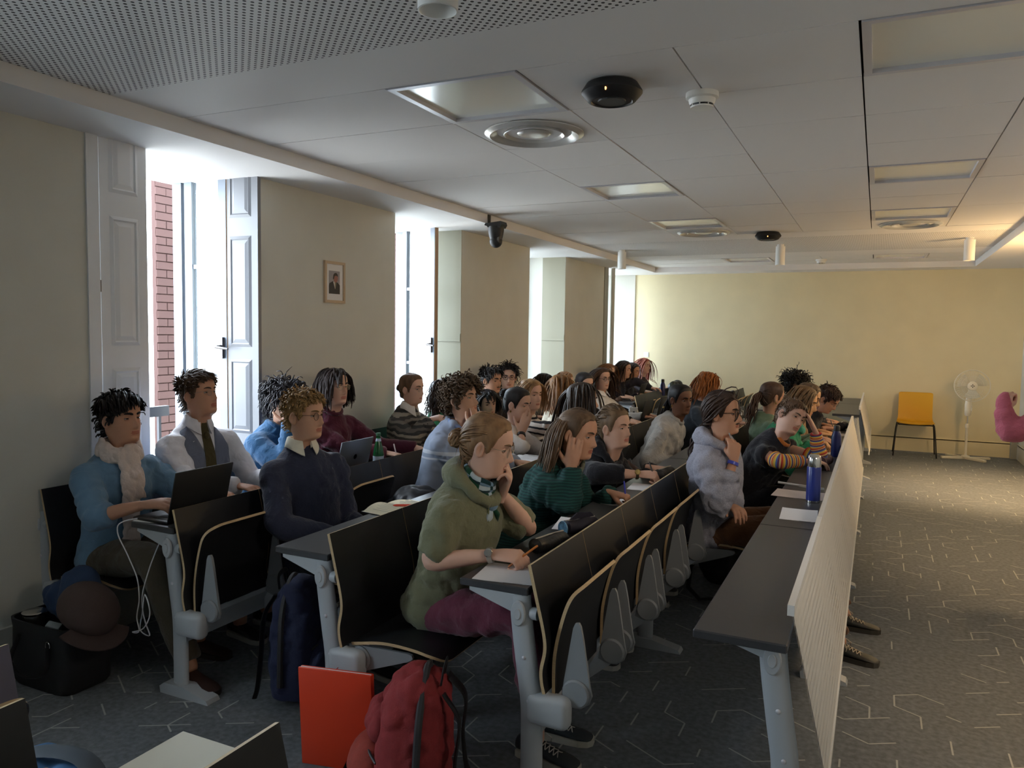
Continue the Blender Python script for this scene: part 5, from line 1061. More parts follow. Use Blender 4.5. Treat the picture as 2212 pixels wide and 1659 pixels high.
P_(row=2, seed=46, lod=1, head=(-1.461, 7.50, 1.144), yb=7.6, hrot=(28, -18, 0), W=.93, skin=SK3, hair=(150, 88, 40), label='person with wavy auburn hair in a dark denim jacket, bent over a notebook', hs_=[long(.15, .01, .028, .008, 1.4, 420, .007)], capinf=.012, R=dict(w=(-1.18, 7.5, .80)), top=dict(m=cloth('denim_jacket', (62, 68, 76)), infl=.018, slack=1.15))
# front row
P_(row=1, seed=51, head=(-.783, 4.50, 1.178), yb=4.60, hrot=(-14, 4, 0), byaw=-10, skin=SK2, hair=(62, 47, 40), label='person in a light grey hoodie, glasses and moustache, holding a pen at the chin', glasses=((52, 44, 42), .0205, 1.05), gth=.0022, tash=True, browth=.0062, hip=(-.84, 4.62, .475), hs_=[tied((-.09, 0, -.06), 420, .016, .05, .002)], R=dict(w=(-.700, 4.41, .925), e=(-.760, 4.33, .675), d=(.0, .12, 1), n=(.5, -.85, .1), pose='pen', sleeve=.86), L=dict(w=(-.70, 4.42, .665), e=(-.80, 4.80, .72), d=(.5, -.9, 0)),
   top=dict(m=mat('heather_grey_fleece', (160, 160, 172), .95, noise=.18, nscale=160, bump=.3, spec=.1), infl=.028, slack=1.35, fold=1.5), more=[hood(mat('heather_grey_fleece', (160, 160, 172), .95), .085), tail((-.105, 0, -.07), .30, 80, .010, 2.2), wristband(-1, (70, 80, 190), .009, .030), held_pen(-1, (120, 116, 116), 'grey pen held upright at the chin of the person in the grey hoodie', d=(-.35, .1, .9)), crew((30, 28, 32), .058, .010), ribbed_cuffs((150, 150, 160))], trs=(112, 78, 54), shoe=(42, 42, 38), sole=(60, 56, 50), laces=(206, 190, 166), legs_on=True, legs={'k-1': (-.42, 4.46, .53), 'a-1': (-.115, 4.18, .085), 'k1': (-.42, 4.74, .53), 'a1': (-.11, 4.62, .085)}, toe=-4)
RB = [mat('rainbow_%d' % i, c, .9) for i, c in enumerate([(196, 52, 48), (226, 150, 60), (234, 206, 96), (84, 116, 176), (110, 60, 100), (236, 196, 130)])]
P_(row=1, seed=52, head=(-.514, 5.55, 1.078), yb=5.62, hrot=(-42, -4, -24), byaw=-10, W=.98, skin=SK3, hair=(98, 74, 56), label='person in a black shirt over rainbow striped sleeves, forehead on one hand', hs_=[short(.04, .014, .7, -.4, lift=.35, vol=.014, n=460, mess=.15)], hip=(-.84, 5.66, .475), R=dict(w=(-.40, 5.42, .80), e=(-.55, 5.33, .80), d=(1, .4, 0), sleeve=.27, pose='relaxed'), L=dict(w=(-.355, 5.58, .98), e=(-.33, 5.62, .80), d=(-.40, -.10, .9), n=(.85, .1, .45), pose='flat', sleeve=.27),
   top=dict(m=cloth('black_tee', (40, 40, 46)), infl=.022, slack=1.3), more=[sleeve_part('striped_sleeve', 0, None, .34, .97, .004, RB), crew((196, 120, 60), .060, .012), lump('zip_pull', mat('zip_silver', (168, 164, 160), .35, metal=.7), (.105, -.01, -.07), (.006, .006, .018))], legs_on=True)
P_(row=1, seed=53, lod=1, head=(-.502, 6.35, 1.120), yb=6.3, hrot=(-6, -14, 0), W=.93, skin=(222, 166, 116), hair=(110, 84, 58), label='person in a bright green hoodie behind the rainbow sleeves, writing', hs_=[long(.20, .01, .018, .004, 1.2, 320)], R=dict(w=(-.41, 6.22, .82), d=(1, .2, .1), pose='pen'), top=dict(m=cloth('bright_green_fleece', (52, 140, 98)), infl=.022, slack=1.25), more=[hood(cloth('teal_hood', (70, 160, 136)), .08), held_pen(-1, (84, 110, 180), 'blue pen held by the person in the bright green hoodie')])
P_(row=1, seed=54, lod=1, head=(-.784, 6.80, 1.115), yb=6.75, hrot=(38, -6, 0), W=.93, skin=SK2, hair=(82, 60, 47), label='person with a brown ponytail in a sage green sweater', hs_=[tied((-.095, 0, .03))], top=dict(m=cloth('sage_knit', (106, 124, 100)), infl=.018, slack=1.15), more=[tail((-.11, 0, .02), .30, 70, .008), earring])
P_(row=1, seed=55, lod=1, head=(-.529, 7.20, 1.095), hrot=(-10, -16, 0), W=.93, skin=(214, 162, 116), hair=(92, 74, 58), label='person in wire glasses half hidden behind the green hoodie', glasses=((120, 110, 100), .018, 1.1), hs_=[long(.16, .0, .012)], top=dict(m=cloth('ochre_knit', (150, 120, 84)), infl=.014))
P_(row=1, seed=56, lod=1, head=(-.394, 7.65, 1.054), yb=7.73, hrot=(-20, -34, 0), skin=SK2, hair=(58, 40, 34), label='person in a black shirt bent over writing at the far end of the front row', glasses=((120, 110, 100), .017, 1.15), gth=.001, hs_=[short(.06, .02, .6, -.3, lift=.5, vol=.02, n=420)], R=dict(w=(-.40, 7.5, .80), d=(.9, .4, 0), pose='pen', sleeve=.5), top=dict(m=cloth('black_shirt', (30, 30, 34)), infl=.014), more=[held_pen(-1, (40, 38, 40), 'dark pencil of the person writing in a black shirt')])
P_(row=1, seed=57, lod=1, head=(-.728, 8.20, 1.137), hrot=(10, -10, 0), skin=SK1, hair=(28, 25, 25), label='person of whom only a crown of black curls shows against the back wall', hs_=[curls(.08, .04, .012, 1.8, 460)], capinf=.014, top=dict(m=cloth('dark_grey_knit', (60, 60, 62)), infl=.014))
# far block, by the back wall
P_(row=4, seed=61, lod=2, head=(-3.247, 9.89, 1.103), hrot=(-20, -4, 0), W=.9, skin=SK3, hair=(126, 86, 54), label='person with a tawny fringe half hidden by the white blouse', hs_=[long(.3, 0, .018), dict(len=.075, dir=vdir(1, 0, .1), mask=lambda th, z: (np.abs(th) < .8) & (z > .078), lift=.4, vol=.02, grav=.75, n=60, wid=.007, seg=8)], top=dict(m=cloth('floral_dark', (92, 70, 58)), infl=.012))
P_(row=4, seed=62, lod=2, head=(-3.180, 10.40, 1.130), hrot=(-8, -4, 0), W=.9, skin=SK3, hair=(48, 36, 34), label='person with long dark hair in a navy jacket by the far window', hs_=[long(.36, 0, .018)], R=dict(w=(-2.95, 10.3, .80)), L=dict(w=(-2.90, 10.8, .86), e=(-3.1, 10.7, .95)), top=dict(m=cloth('navy_jacket', (44, 44, 58)), infl=.018, slack=1.15))
P_(row=4, seed=63, lod=2, head=(-3.209, 10.91, 1.085), hrot=(-8, -8, 0), W=.88, skin=SK2, hair=(52, 40, 36), label='person squeezed between two long haired neighbours by the far window', hs_=[long(.3, 0, .016)], top=dict(m=cloth('dark_top', (50, 48, 54)), infl=.012))
P_(row=4, seed=64, lod=2, head=(-3.324, 11.93, 1.127), hrot=(-14, 0, 0), W=.9, skin=SK3, hair=(140, 78, 64), label='person with long reddish hair in the far corner, lit by the window', hs_=[long(.38, 0, .018)], R=dict(w=(-2.96, 11.85, .80)), top=dict(m=cloth('dark_lace_top', (58, 46, 50)), infl=.012))
# lecturer, all but an arm outside the frame
P_(row=1, seed=71, lod=1, head=(1.22, 5.32, 1.63), yb=5.32, dxh=2.08, hip=(1.25, 5.32, .95), hrot=(180, 0, 0), byaw=180, skin=SK3, hair=(70, 54, 44), label='person in a pink sweater at the right edge, one forearm raised in a gesture', hs_=[short()], R=dict(w=(1.05, 5.55, 1.1)), L=dict(w=(.668, 5.19, 1.215), e=(.705, 5.19, 1.10), d=(.1, .1, 1), n=(-.6, -.8, 0), pose='fist'), top=dict(m=cloth('dusty_pink_knit', (196, 104, 120), bump=.6), infl=.018, slack=1.15, extra=lambda g, c: g.sphere((.672, 5.20, 1.262), (.042, .042, .06), 14, 10)), trs=(60, 62, 70), legs_on=True, legs={'k-1': (1.23, 5.42, .52), 'a-1': (1.25, 5.42, .085), 'k1': (1.23, 5.22, .52), 'a1': (1.25, 5.22, .085)}, toe=180)
for p in PEOPLE:
    if ONLY and p['seed'] not in ONLY: continue
    build_person(p)
# ------------------------------------------------------------------ things on desks, floor and by the back wall
DZ = .745
def text_mb(s, size, ext=.0006):
    cu = bpy.data.curves.new('t', 'FONT'); cu.body = s; cu.size = size; cu.extrude = ext; cu.align_x = 'CENTER'; cu.align_y = 'CENTER'; cu.resolution_u = 3
    o = bpy.data.objects.new('t', cu); COL.objects.link(o); dg = bpy.context.evaluated_depsgraph_get(); me = o.evaluated_get(dg).to_mesh()
    b = MB().add([tuple(v.co) for v in me.vertices], [tuple(p.vertices) for p in me.polygons]); o.evaluated_get(dg).to_mesh_clear(); bpy.data.objects.remove(o); bpy.data.curves.remove(cu); return b
SILV = mat('space_grey_aluminium', (120, 124, 132), .35, metal=.7); KEYS = mat('black_keys', (30, 30, 32), .6); SCRN = mat('dark_screen', (18, 20, 24), .2); LAPB = mat('matt_black_shell', (34, 34, 34), .5)
PAPER = mat('white_paper', (236, 234, 236), .8); CREAM = mat('cream_pages', (238, 228, 200), .8)
def laptop(label, x, y, w, h, tilt, shell, d=.22, rz=0, hinge=True, logo=None, group='open laptops'):
    """hinge line at x, user on the -x side"""
    t = thing('laptop', label, 'laptop', (x, y, DZ), rz, group); b = rbox((-d, -w/2, 0), (0, w/2, .014), .005, 2); obj('base', b, shell, t)
    k = MB(); k.box((-d*.52, -w*.43, .0142), (-.025, w*.43, .0158)); obj('keyboard', k, KEYS, t, smooth=False)
    M = xform((0, 0, .012), 0, R_(tilt)); b = rbox((-.004, -w/2, 0), (.004, w/2, h), .004, 2).xf(M); l_ = obj('lid', b, shell, t)
    s = MB(); s.box((-.0052, -w*.475, .012), (-.0042, w*.475, h-.01)); obj('screen', s.xf(M), SCRN, l_, smooth=False)
    if logo:
        s = MB(); s.lathe([(.001, .0047), (.016, .0047)], ax='x', n=16, c=(0, 0, h*.5)); obj('logo', s.xf(M), logo, l_)
    return t
laptop('matt black laptop in front of the person in the cream scarf', -2.815, 2.575, .335, .235, 14, LAPB)
laptop('grey laptop with a dark round logo in front of the person in maroon', -2.85, 3.78, .31, .215, 14, SILV, logo=SCRN)
laptop('dark laptop on the second row desk, nearer of the two beside the far gap', -2.10, 7.62, .31, .21, 12, LAPB); laptop('dark laptop standing open just behind the other on the second row desk', -2.08, 8.16, .31, .21, 12, LAPB)
laptop('slim dark laptop of the long haired group by the far window', -2.93, 10.35, .30, .2, 18, LAPB)
def lath(name, label, cat, loc, parts, group=None):
    t = thing(name, label, cat, loc, group=group)
    for nm, prof, m in parts: b = MB(); b.lathe(prof, n=28); obj(nm, b, m, t)
    return t
CHR = mat('polished_steel', (214, 212, 208), .16, metal=1.); BLUE = mat('deep_blue_enamel', (24, 42, 124), .35, coat=.3); NAVY = mat('navy_enamel', (26, 34, 92), .35)
lath('vacuum_flask', 'deep blue steel vacuum flask with a chrome cap on the front desk', 'flask', (-.276, 4.358, DZ), [('body', [(.001, .012), (.0355, .012), (.036, .03), (.036, .188), (.0345, .192)], BLUE), ('base_ring', [(.001, 0), (.035, 0), (.036, .004), (.036, .013)], CHR), ('cap', [(.0335, .192), (.034, .2), (.034, .232), (.030, .248), (.022, .256), (.001, .258)], CHR)])
lath('water_bottle', 'dark blue slim bottle further along the front desk beside the pencil case', 'bottle', (-.245, 6.13, DZ), [('body', [(.001, 0), (.033, 0), (.035, .01), (.035, .15), (.026, .18), (.021, .19)], NAVY), ('cap', [(.022, .19), (.022, .225), (.018, .23), (.001, .23)], BLK)])
lath('water_bottle', 'navy water bottle on the desk by the far window, beside a black bag', 'bottle', (-2.78, 11.0, DZ), [('body', [(.001, 0), (.036, 0), (.037, .01), (.037, .15), (.025, .185), (.022, .19)], NAVY), ('cap', [(.024, .19), (.024, .22), (.02, .235), (.001, .235)], BLK)])
lath('water_bottle', 'clear plastic water bottle with a black cap in front of the person with auburn hair', 'bottle', (-1.27, 8.3, DZ), [('body', [(.001, 0), (.03, 0), (.032, .01), (.032, .12), (.014, .16), (.012, .17)], glass('clear_plastic', (216, 222, 224), .05)), ('label_band', [(.0325, .05), (.0325, .10)], mat('label_white', (210, 212, 214), .5)), ('cap', [(.014, .165), (.014, .19), (.001, .19)], BLK)])
GRG = bpy.data.materials.new('green_glass'); GRG.use_nodes = True; _b = GRG.node_tree.nodes['Principled BSDF']; _b.inputs['Base Color'].default_value = (*lin((40, 130, 70)), 1); _b.inputs['Transmission Weight'].default_value = .6; _b.inputs['Roughness'].default_value = .08
lath('glass_bottle', 'green glass water bottle with a pale label beside the grey laptop', 'bottle', (-2.82, 4.02, DZ), [('body', [(.001, 0), (.032, 0), (.034, .006), (.034, .10), (.03, .13), (.017, .18), (.0135, .20), (.0135, .22)], GRG), ('label_band', [(.0345, .012), (.0345, .088)], mat('pale_label', (170, 186, 206), .5)), ('neck_label', [(.0175, .18), (.0145, .197)], mat('pale_label', (170, 186, 206), .5)), ('cap', [(.0145, .215), (.0145, .232), (.001, .232)], mat('bottle_cap', (60, 110, 84), .4))])
def mug(label, x, y, m, mark=False):
    t = thing('mug', label, 'cup', (x, y, DZ)); b = MB(); b.lathe([(.001, 0), (.036, 0), (.042, .01), (.044, .105), (.041, .105), (.038, .012), (.001, .01)], n=26); obj('cup', b, m, t)
    if mark: b = MB(); b.lathe([(.010, .0442), (.013, .0442)], ax='x', n=20, c=(0, 0, .055)); b.xf(xform((0, 0, 0), R_(-70))); obj('round_mark', b, BLK, t)
mug('white mug with a dark ring mark on the second row desk', -2.30, 7.9, mat('mug_white', (226, 226, 222), .35), True); mug('cream paper cup on the second row desk beside the dark laptops', -2.36, 7.35, mat('paper_cup', (214, 200, 176), .7))
def sheet(label, x, y, w, d, rz, m=PAPER, z=DZ, curl=.006, name='paper_sheet', n=6):
    t = None; b = MB(); P = [[(-d/2+d*i/n, -w/2+w*j/n, .0012+curl*(max(0, abs(i/n-.5)*2-.6)**1.5+.3*math.sin(j*1.3+i)*.15)) for j in range(n+1)] for i in range(n+1)]; Q = [[(p[0], p[1], p[2]-.0012) for p in r] for r in P]; b.grid(P, flip=True); b.grid(Q); o = obj(name, b, m, loc=(x, y, z)); o.rotation_euler.z = rz; return tag(o, label, 'paper', 'loose papers on the desks')
sheet('white sheet lying on the front desk in front of the blue flask', -.315, 4.01, .27, .17, .05); sheet('pale cardboard folder across the front desk behind the blue flask', -.36, 4.53, .22, .265, -.05, mat('pale_card', (220, 208, 206), .8))
sheet('sheet of paper under the forearm of the person in the olive hoodie', -1.175, 2.50, .21, .22, .15); sheet('white sheet on the third row desk beside the dark green sweater', -1.21, 3.30, .24, .20, .2); sheet('sheet under the writing hand of the person in dark green', -1.15, 3.86, .21, .20, -.1); sheet('sheet in front of the person with the gold watch', -1.16, 4.30, .2, .2, .1)
sheet('paper under the hand of the person in the cream scarf', -2.93, 2.46, .12, .18, .2); sheet('note paper under the hands of the person in maroon', -2.87, 4.46, .24, .2, 0.)
sheet('sheet with writing in front of the person with auburn hair', -1.17, 7.4, .22, .2, .1); sheet('sheet under the hands of the person in bright green', -.30, 6.30, .2, .2, 0.); sheet('sheet under the pencil of the person in the black shirt', -.29, 7.52, .2, .2, .1)
def book(label, x, y, rz, w=.17, d=.125, pages=CREAM):
    t = thing('open_notebook', label, 'notebook', (x, y, DZ), rz); c = MB(); c.box((-w, -d-.004, 0), (w, d+.004, .004)); obj('cover', c, BLK, t, smooth=False)
    for s, k in ((-1, .030), (1, .014)):
        P = [[(s*w*u, v, .004+k*math.sin(min(1, u*1.15)*PI)**.7*.7+.008*(1-u)) for v in np.linspace(-d, d, 7)] for u in np.linspace(0, 1, 13)]; Q = [[(p[0], p[1], .004) for p in r] for r in P]; b = MB(); b.grid(P, flip=s > 0)
        for e in (0, -1): b.grid([[r[e] for r in P], [r[e] for r in Q]], flip=(e == 0) == (s > 0))
        b.grid([P[-1], Q[-1]], flip=s > 0); p_ = obj('pages', b, pages, t, angle=50)
        ln = MB()
        for i in range(11):
            u = .16+.07*i; z = .004+k*math.sin(min(1, u*1.15)*PI)**.7*.7+.008*(1-u)+.0008; ln.box((s*w*u-.0012, -d*.85, z), (s*w*u+.0012, d*(.5+.3*((i*37) % 7)/7), z+.0002))
        obj('handwriting', ln, mat('ink_grey', (150, 146, 140), .8), p_, smooth=False, kind='stuff')
    return t
book('open cream notebook full of handwriting in front of the blond person in navy', -2.065, 3.17, R_(80))
b = MB(); b.tube([(0, -.075, 0), (0, -.06, 0), (0, .05, 0), (0, .052, 0), (0, .062, 0)], [.0012, .0062, .0062, .0062, .006], n=10); o = obj('marker', b, mat('red_orange_pen', (214, 74, 52), .4), loc=(-2.02, 3.13, DZ+.034)); o.rotation_euler.z = R_(-62); tag(o, 'red pen lying across the open cream notebook', 'pen')
t = book('thick white notebook lying on the second row desk by the hand-over-mouth person', -2.12, 4.88, R_(85), .12, .10, PAPER)
b = MB(); b.box((-.006, -.12, 0), (.006, .02, .012)); b.tube([(0, .02, .006), (0, .15, .006)], .007, n=8); o = obj('flat_ruler_pen', b, [mat('pale_plastic', (206, 204, 200), .4)], loc=(-.36, 4.775, DZ)); o.rotation_euler.z = R_(72); tag(o, 'long pale pen lying across the front desk behind the folder', 'pen')
def case(label, x, y, rz, L, r, m, ends=None, openz=False, band=None):
    t = thing('pencil_case', label, 'pencil case', (x, y, DZ), rz); b = MB(); q = np.linspace(-1, 1, 13); b.tube([(u*L/2, 0, r*.86+.003*math.sin(u*5)) for u in q], [r*(.3 if abs(u) == 1 else .93+.07*math.cos(u*6)) for u in q], [r*.82*(.4 if abs(u) == 1 else 1) for u in q], n=16, up=(0, 0, 1)); obj('pouch', b, m, t)
    z = MB(); z.tube([(-L*.42, 0, r*1.69), (0, .002, r*1.72), (L*.42, 0, r*1.69)], .004, n=6); obj('zip', z, mat('zip_silver', (168, 164, 160), .35, metal=.7), t)
    if ends: e = MB(); e.lathe([(.001, 0), (r*.86, 0), (r*.9, .004)], ax='x', n=20); e.xf(xform((-L/2-.003, 0, r*.86))); obj('end_disc', e, ends, t)
    if openz: f = MB(); f.prism([(-L*.4, r*1.5), (-L*.1, r*2.5), (L*.3, r*2.3), (L*.46, r*1.4), (L*.2, r*1.6), (-L*.1, r*1.75)], -.003, .003); obj('open_flap', f, m, t)
    return t
DISC = mat('printed_disc', (96, 140, 170), .4, noise=.9, nscale=30)
case('black leather pencil case lying open by the olive sleeve', -1.17, 2.86, R_(75), .22, .036, mat('black_leather', (34, 34, 34), .4, bump=.3)); case('dark pencil case with a sky blue end disc on the third row desk', -1.155, 3.18, R_(62), .20, .036, mat('dark_canvas', (30, 28, 44), .7), DISC, True)
case('black mesh pencil case with white panels in front of the gold watch', -1.14, 4.62, R_(80), .20, .040, mat('black_mesh', (40, 38, 36), .6, noise=.9, nscale=18)); case('floral dark pencil case behind the blue flask on the front desk', -.30, 5.62, R_(78), .22, .045, mat('floral_cloth', (76, 50, 62), .8, noise=1.2, nscale=28))
case('bright pink pencil case on the desk beside the auburn haired person', -1.16, 7.0, R_(80), .20, .034, mat('hot_pink', (222, 84, 130), .6)); case('black case at the far end of the front desk by the writing hand', -.27, 7.95, R_(80), .18, .045, mat('black_canvas', (28, 28, 32), .8))
def blob(name, label, cat, pts, m, vox=.012, fold=1., group=None, loc=None):
    b = MB()
    for p, r in pts: b.sphere(p, r, 16, 10)
    g = remesh(b, vox, 3, [(FOLD, .03*fold), (CREASE, .012*fold)]); t = thing(name, label, cat, loc or (0, 0, 0), group=group); o = obj('cloth', g.xf(xform(tuple(-np.array(loc or (0, 0, 0))))), m, t, angle=180); return t
blob('jacket', 'black jacket with a pale edge bundled on the seat next to the curly haired person', 'jacket', [((-2.42, 3.72, .55), (.17, .17, .12)), ((-2.36, 3.74, .66), (.12, .15, .07)), ((-2.30, 3.66, .58), (.13, .12, .12))], mat('black_nylon', (30, 33, 40), .5, spec=.4), loc=(-2.42, 3.72, .43))
blob('bag', 'black bag propped on the desk in the far window corner', 'bag', [((-2.72, 11.45, .84), (.09, .17, .095)), ((-2.70, 11.55, .87), (.08, .14, .075))], mat('black_nylon', (30, 33, 40), .5), loc=(-2.72, 11.45, .745), fold=.5)
t = blob('bag', 'black bag with a pink lining on the floor under the row of the grey hoodie', 'bag', [((-.86, 5.15, .16), (.17, .22, .17)), ((-.84, 5.05, .30), (.14, .16, .10))], mat('black_canvas', (28, 28, 32), .8), loc=(-.86, 5.15, 0.)); b = MB(); b.sphere((.03, -.1, .37), (.09, .06, .035), 12, 8); obj('lining', b, mat('hot_pink', (222, 84, 130), .6), t)
b = MB(); b.tube([(-.12, -.2, .20), (-.15, -.32, .16), (-.14, -.42, .06), (-.05, -.5, .02), (.05, -.42, .02), (.04, -.3, .02)], .014, .004, n=8); obj('strap', b, BLK, t)
# backpacks
def backpack(label, loc, rz, H, w, d, mc, mp, mz, pocket=True, tilt=0., letters=None, pocket2=False):
    t = thing('backpack', label, 'backpack', loc, rz, 'backpacks'); b = MB(); R = []
    for z, kw, kd in ((.0, .86, .8), (.02, .97, .95), (.12, 1.03, 1.04), (.35, 1., 1.), (.6, .95, .95), (.8, .82, .86), (.92, .60, .66), (.98, .34, .4), (1., .1, .12)):
        a = np.linspace(0, 2*PI, 28, endpoint=False); R.append(np.stack([np.sign(np.cos(a))*np.abs(np.cos(a))**.6*d/2*kd+tilt*z, np.sign(np.sin(a))*np.abs(np.sin(a))**.6*w/2*kw, np.full(28, z*H)], 1))
    b.grid(R, cv=True, cap0=True, cap1=True); g = remesh(b, .010, 2, [(FOLD, .022), (CREASE, .012)]); obj('main_body', g, mc, t, angle=180)
    if pocket:
        b = MB(); b.sphere((-d*.52, 0, H*.27), (d*.36, w*.42, H*.235), 18, 12); b.sphere((-d*.55, 0, H*.16), (d*.32, w*.40, H*.15), 18, 12); g = remesh(b, .009, 2, [(FOLD, .02), (CREASE, .012)]); obj('front_pocket', g, mp, t, angle=180)
        z = MB(); z.tube([(-d*.62+.06*abs(u)**2, u*w*.40, H*(.475-.06*u*u)) for u in np.linspace(-1, 1, 11)], .005, n=6); obj('pocket_zip', z, mz, t)
    if pocket2:
        b = MB(); b.sphere((-d*.42+tilt*.6, 0, H*.62), (d*.24, w*.38, H*.16), 16, 10); obj('upper_pocket', remesh(b, .009, 2, [(FOLD, .02), (CREASE, .014)]), mc, t, angle=180)
    z = MB(); z.tube(crom([(d*.14+tilt*min(1, v)+.0, u*w/2*k*1.015, v*H) for u, v, k in ((-1, .15, 1.03), (-1, .5, .97), (-1, .75, .86), (-.75, .93, .62), (0, 1.01, 1), (.75, .93, .62), (1, .75, .86), (1, .5, .97), (1, .15, 1.03))], 5), .013, n=7); obj('zip', z, mz, t)
    h = MB(); h.tube(crom([(d*.35+tilt, -.05, H*.92), (d*.38+tilt, -.04, H*1.03), (d*.38+tilt, .04, H*1.03), (d*.35+tilt, .05, H*.92)], 6), .012, .004, n=8); obj('grab_handle', h, BLK, t)
    for s in (-1, 1):
        q = MB(); q.tube(crom([(d*.40+tilt, s*w*.22, H*.88), (d*.62+tilt, s*w*.28, H*.70), (d*.66, s*w*.34, H*.40), (d*.70, s*w*.40, H*.12), (d*.74, s*w*.46, .01)], 6), .024, .006, n=8, up=(1, 0, 0)); obj('shoulder_strap', q, BLK, t)
    if letters:
        q = MB(); M = xform((-d*.86, -.02, H*.24), 0, R_(-12)) @ Matrix(((0, 0, -1, 0), (-1, 0, 0, 0), (0, 1, 0, 0), (0, 0, 0, 1)))
        p = MB(); p.add([(-.055, -.028, 0), (.055, -.028, 0), (.06, 0, 0), (.055, .028, 0), (-.055, .028, 0), (-.06, 0, 0)], [(0, 1, 2, 3, 4, 5)]); p.xf(M); pt_ = obj('brand_patch', p, mat('patch_black', (40, 36, 44), .7), t, smooth=False)
        q = text_mb(letters, .024); q.xf(np.array(M) @ m4(np.eye(3), (0, .006, .0012))); obj('patch_lettering', q, mat('patch_white', (214, 212, 210), .6), pt_, smooth=False)
    return t
RED = mat('red_canvas', (142, 44, 46), .85, noise=.1, nscale=40, bump=.3, bscale=300); RED2 = mat('faded_red_canvas', (156, 62, 50), .85, noise=.12, nscale=40, bump=.3, bscale=300)
NV = mat('navy_canvas', (36, 42, 72), .85, bump=.3, bscale=300); ZB = mat('black_zip', (52, 50, 52), .5)
backpack('red canvas backpack standing on the carpet beside the orange folder', (-1.40, 2.20, 0), R_(22), .47, .33, .25, RED, RED2, ZB, letters='EASTPAK', tilt=.02, pocket2=True)
backpack('navy backpack hanging by its loop from the folded seat under the blond person', (-2.235, 2.60, .045), R_(-160), .50, .30, .20, NV, NV, ZB)
t = thing('document_folder', 'bright orange elastic folder leaning upright against the seat leg', 'folder', (-1.745, 2.245, 0), R_(-78)); t.scale = (1, .93, .95); OR = mat('orange_polypropylene', (226, 70, 40), .4, spec=.4)
M = xform((0, 0, 0), 0, R_(4)); b = rbox((-.014, -.155, .002), (.0, .155, .40), .004, 2).xf(M); obj('front_cover', b, OR, t); b = rbox((.006, -.155, .002), (.016, .155, .405), .004, 2).xf(M); obj('back_cover', b, OR, t)
b = MB(); b.box((-.0005, -.15, .006), (.0065, .15, .402)); obj('papers', b.xf(M), PAPER, t, smooth=False)
b = MB()
for y0, z0, y1, z1 in ((.0, .402, -.03, .375), (.154, .27, .135, .245), (.154, .13, .135, .155), (-.154, .33, -.14, .35), (-.02, .004, .0, .018)): b.tube([(-.018, y0, z0), (-.0165, y1, z1)], .002, n=6)
b.tube([(-.0165, .148, .245), (-.0165, .148, .155)], .0018, n=6); obj('elastic', b.xf(M), mat('dark_red_elastic', (150, 40, 30), .7), t)
b = MB(); rr = random.Random(4)
for i in range(22):
    z = .35-.0135*i; a = rr.uniform(-.02, .11); q = a-rr.uniform(.04, .12); b.box((-.0146, q, z), (-.0143, a, z+.002))
obj('faint_print', b.xf(M), mat('print_red', (186, 56, 34), .5), t, smooth=False, kind='stuff')
# black tote by the wall with a jacket and a cap on it
t = thing('tote_bag', 'black soft bag on the carpet by the left wall, filled with bottles and papers', 'bag', (-3.32, 2.25, 0)); b = MB(); R = []
for z, k in ((0, .93), (.02, 1.), (.14, 1.02), (.26, 1.), (.30, 1.03)):
    a = np.linspace(0, 2*PI, 28, endpoint=False); R.append(np.stack([np.sign(np.cos(a))*np.abs(np.cos(a))**.35*.20*k, np.sign(np.sin(a))*np.abs(np.sin(a))**.35*.125*k, np.full(28, z)], 1))
R2 = [r*np.array([.95, .93, 1]) for r in R[::-1]]; R2[-1][:, 2] = .03
b.grid(R+R2, cv=True, cap0=True, cap1=True); BKC = mat('black_canvas', (28, 28, 32), .8); obj('body', b, BKC, t, angle=60)
b = MB(); b.tube(crom([(-.10, -.127, .24), (-.12, -.16, .12), (0, -.17, .08), (.12, -.16, .12), (.1, -.127, .24)], 6), .012, .004, n=8); obj('handle', b, BKC, t)
b = MB(); a = np.linspace(0, 2*PI, 19); b.tube([(.10+math.cos(q)*.014, -.132, .225+math.sin(q)*.016) for q in a], .0025, n=6, cap=False); obj('ring', b, CHR, t)
lath('jar', 'jar with a tan lid in the black bag by the left wall', 'jar', (-3.43, 2.20, .035), [('body', [(.001, 0), (.05, 0), (.052, .27), (.05, .275)], mat('dark_glass', (40, 38, 36), .2)), ('rim', [(.05, .272), (.053, .282), (.047, .286)], CHR), ('lid', [(.047, .284), (.001, .286)], mat('tan_lid', (196, 140, 88), .6))])
b = rbox((-.03, -.02, 0), (.03, .02, .10), .006, 2); o = obj('tissue_pack', b, mat('pale_pack', (170, 178, 180), .5), loc=(-3.31, 2.19, .20)); o.rotation_euler = (.3, .3, .6); tag(o, 'small pale pack sticking out of the black bag', 'packet')
blob('jacket', 'dark blue garment draped over the black bag by the left wall', 'jacket', [((-3.34, 2.31, .36), (.14, .09, .09)), ((-3.25, 2.30, .42), (.09, .08, .10)), ((-3.42, 2.33, .34), (.09, .06, .07))], mat('blue_cotton', (40, 60, 92), .85), loc=(-3.34, 2.31, .27))
t = thing('peaked_hat', 'dark brown peaked hat hooked on top of the blue garment', 'hat', (-3.10, 2.22, .36)); b = MB(); b.sphere((0, 0, .02), (.145, .125, .105), 22, 14); V = b.v[0]; V[:, 2] = np.where(V[:, 2] < -.02, -.02+(V[:, 2]+.02)*.25, V[:, 2]); b.xf(xform((0, 0, 0), R_(-12), R_(28), R_(-12))); BRN = mat('brown_felt', (74, 58, 54), .85, bump=.3, bscale=300); obj('crown', b, BRN, t, angle=180)
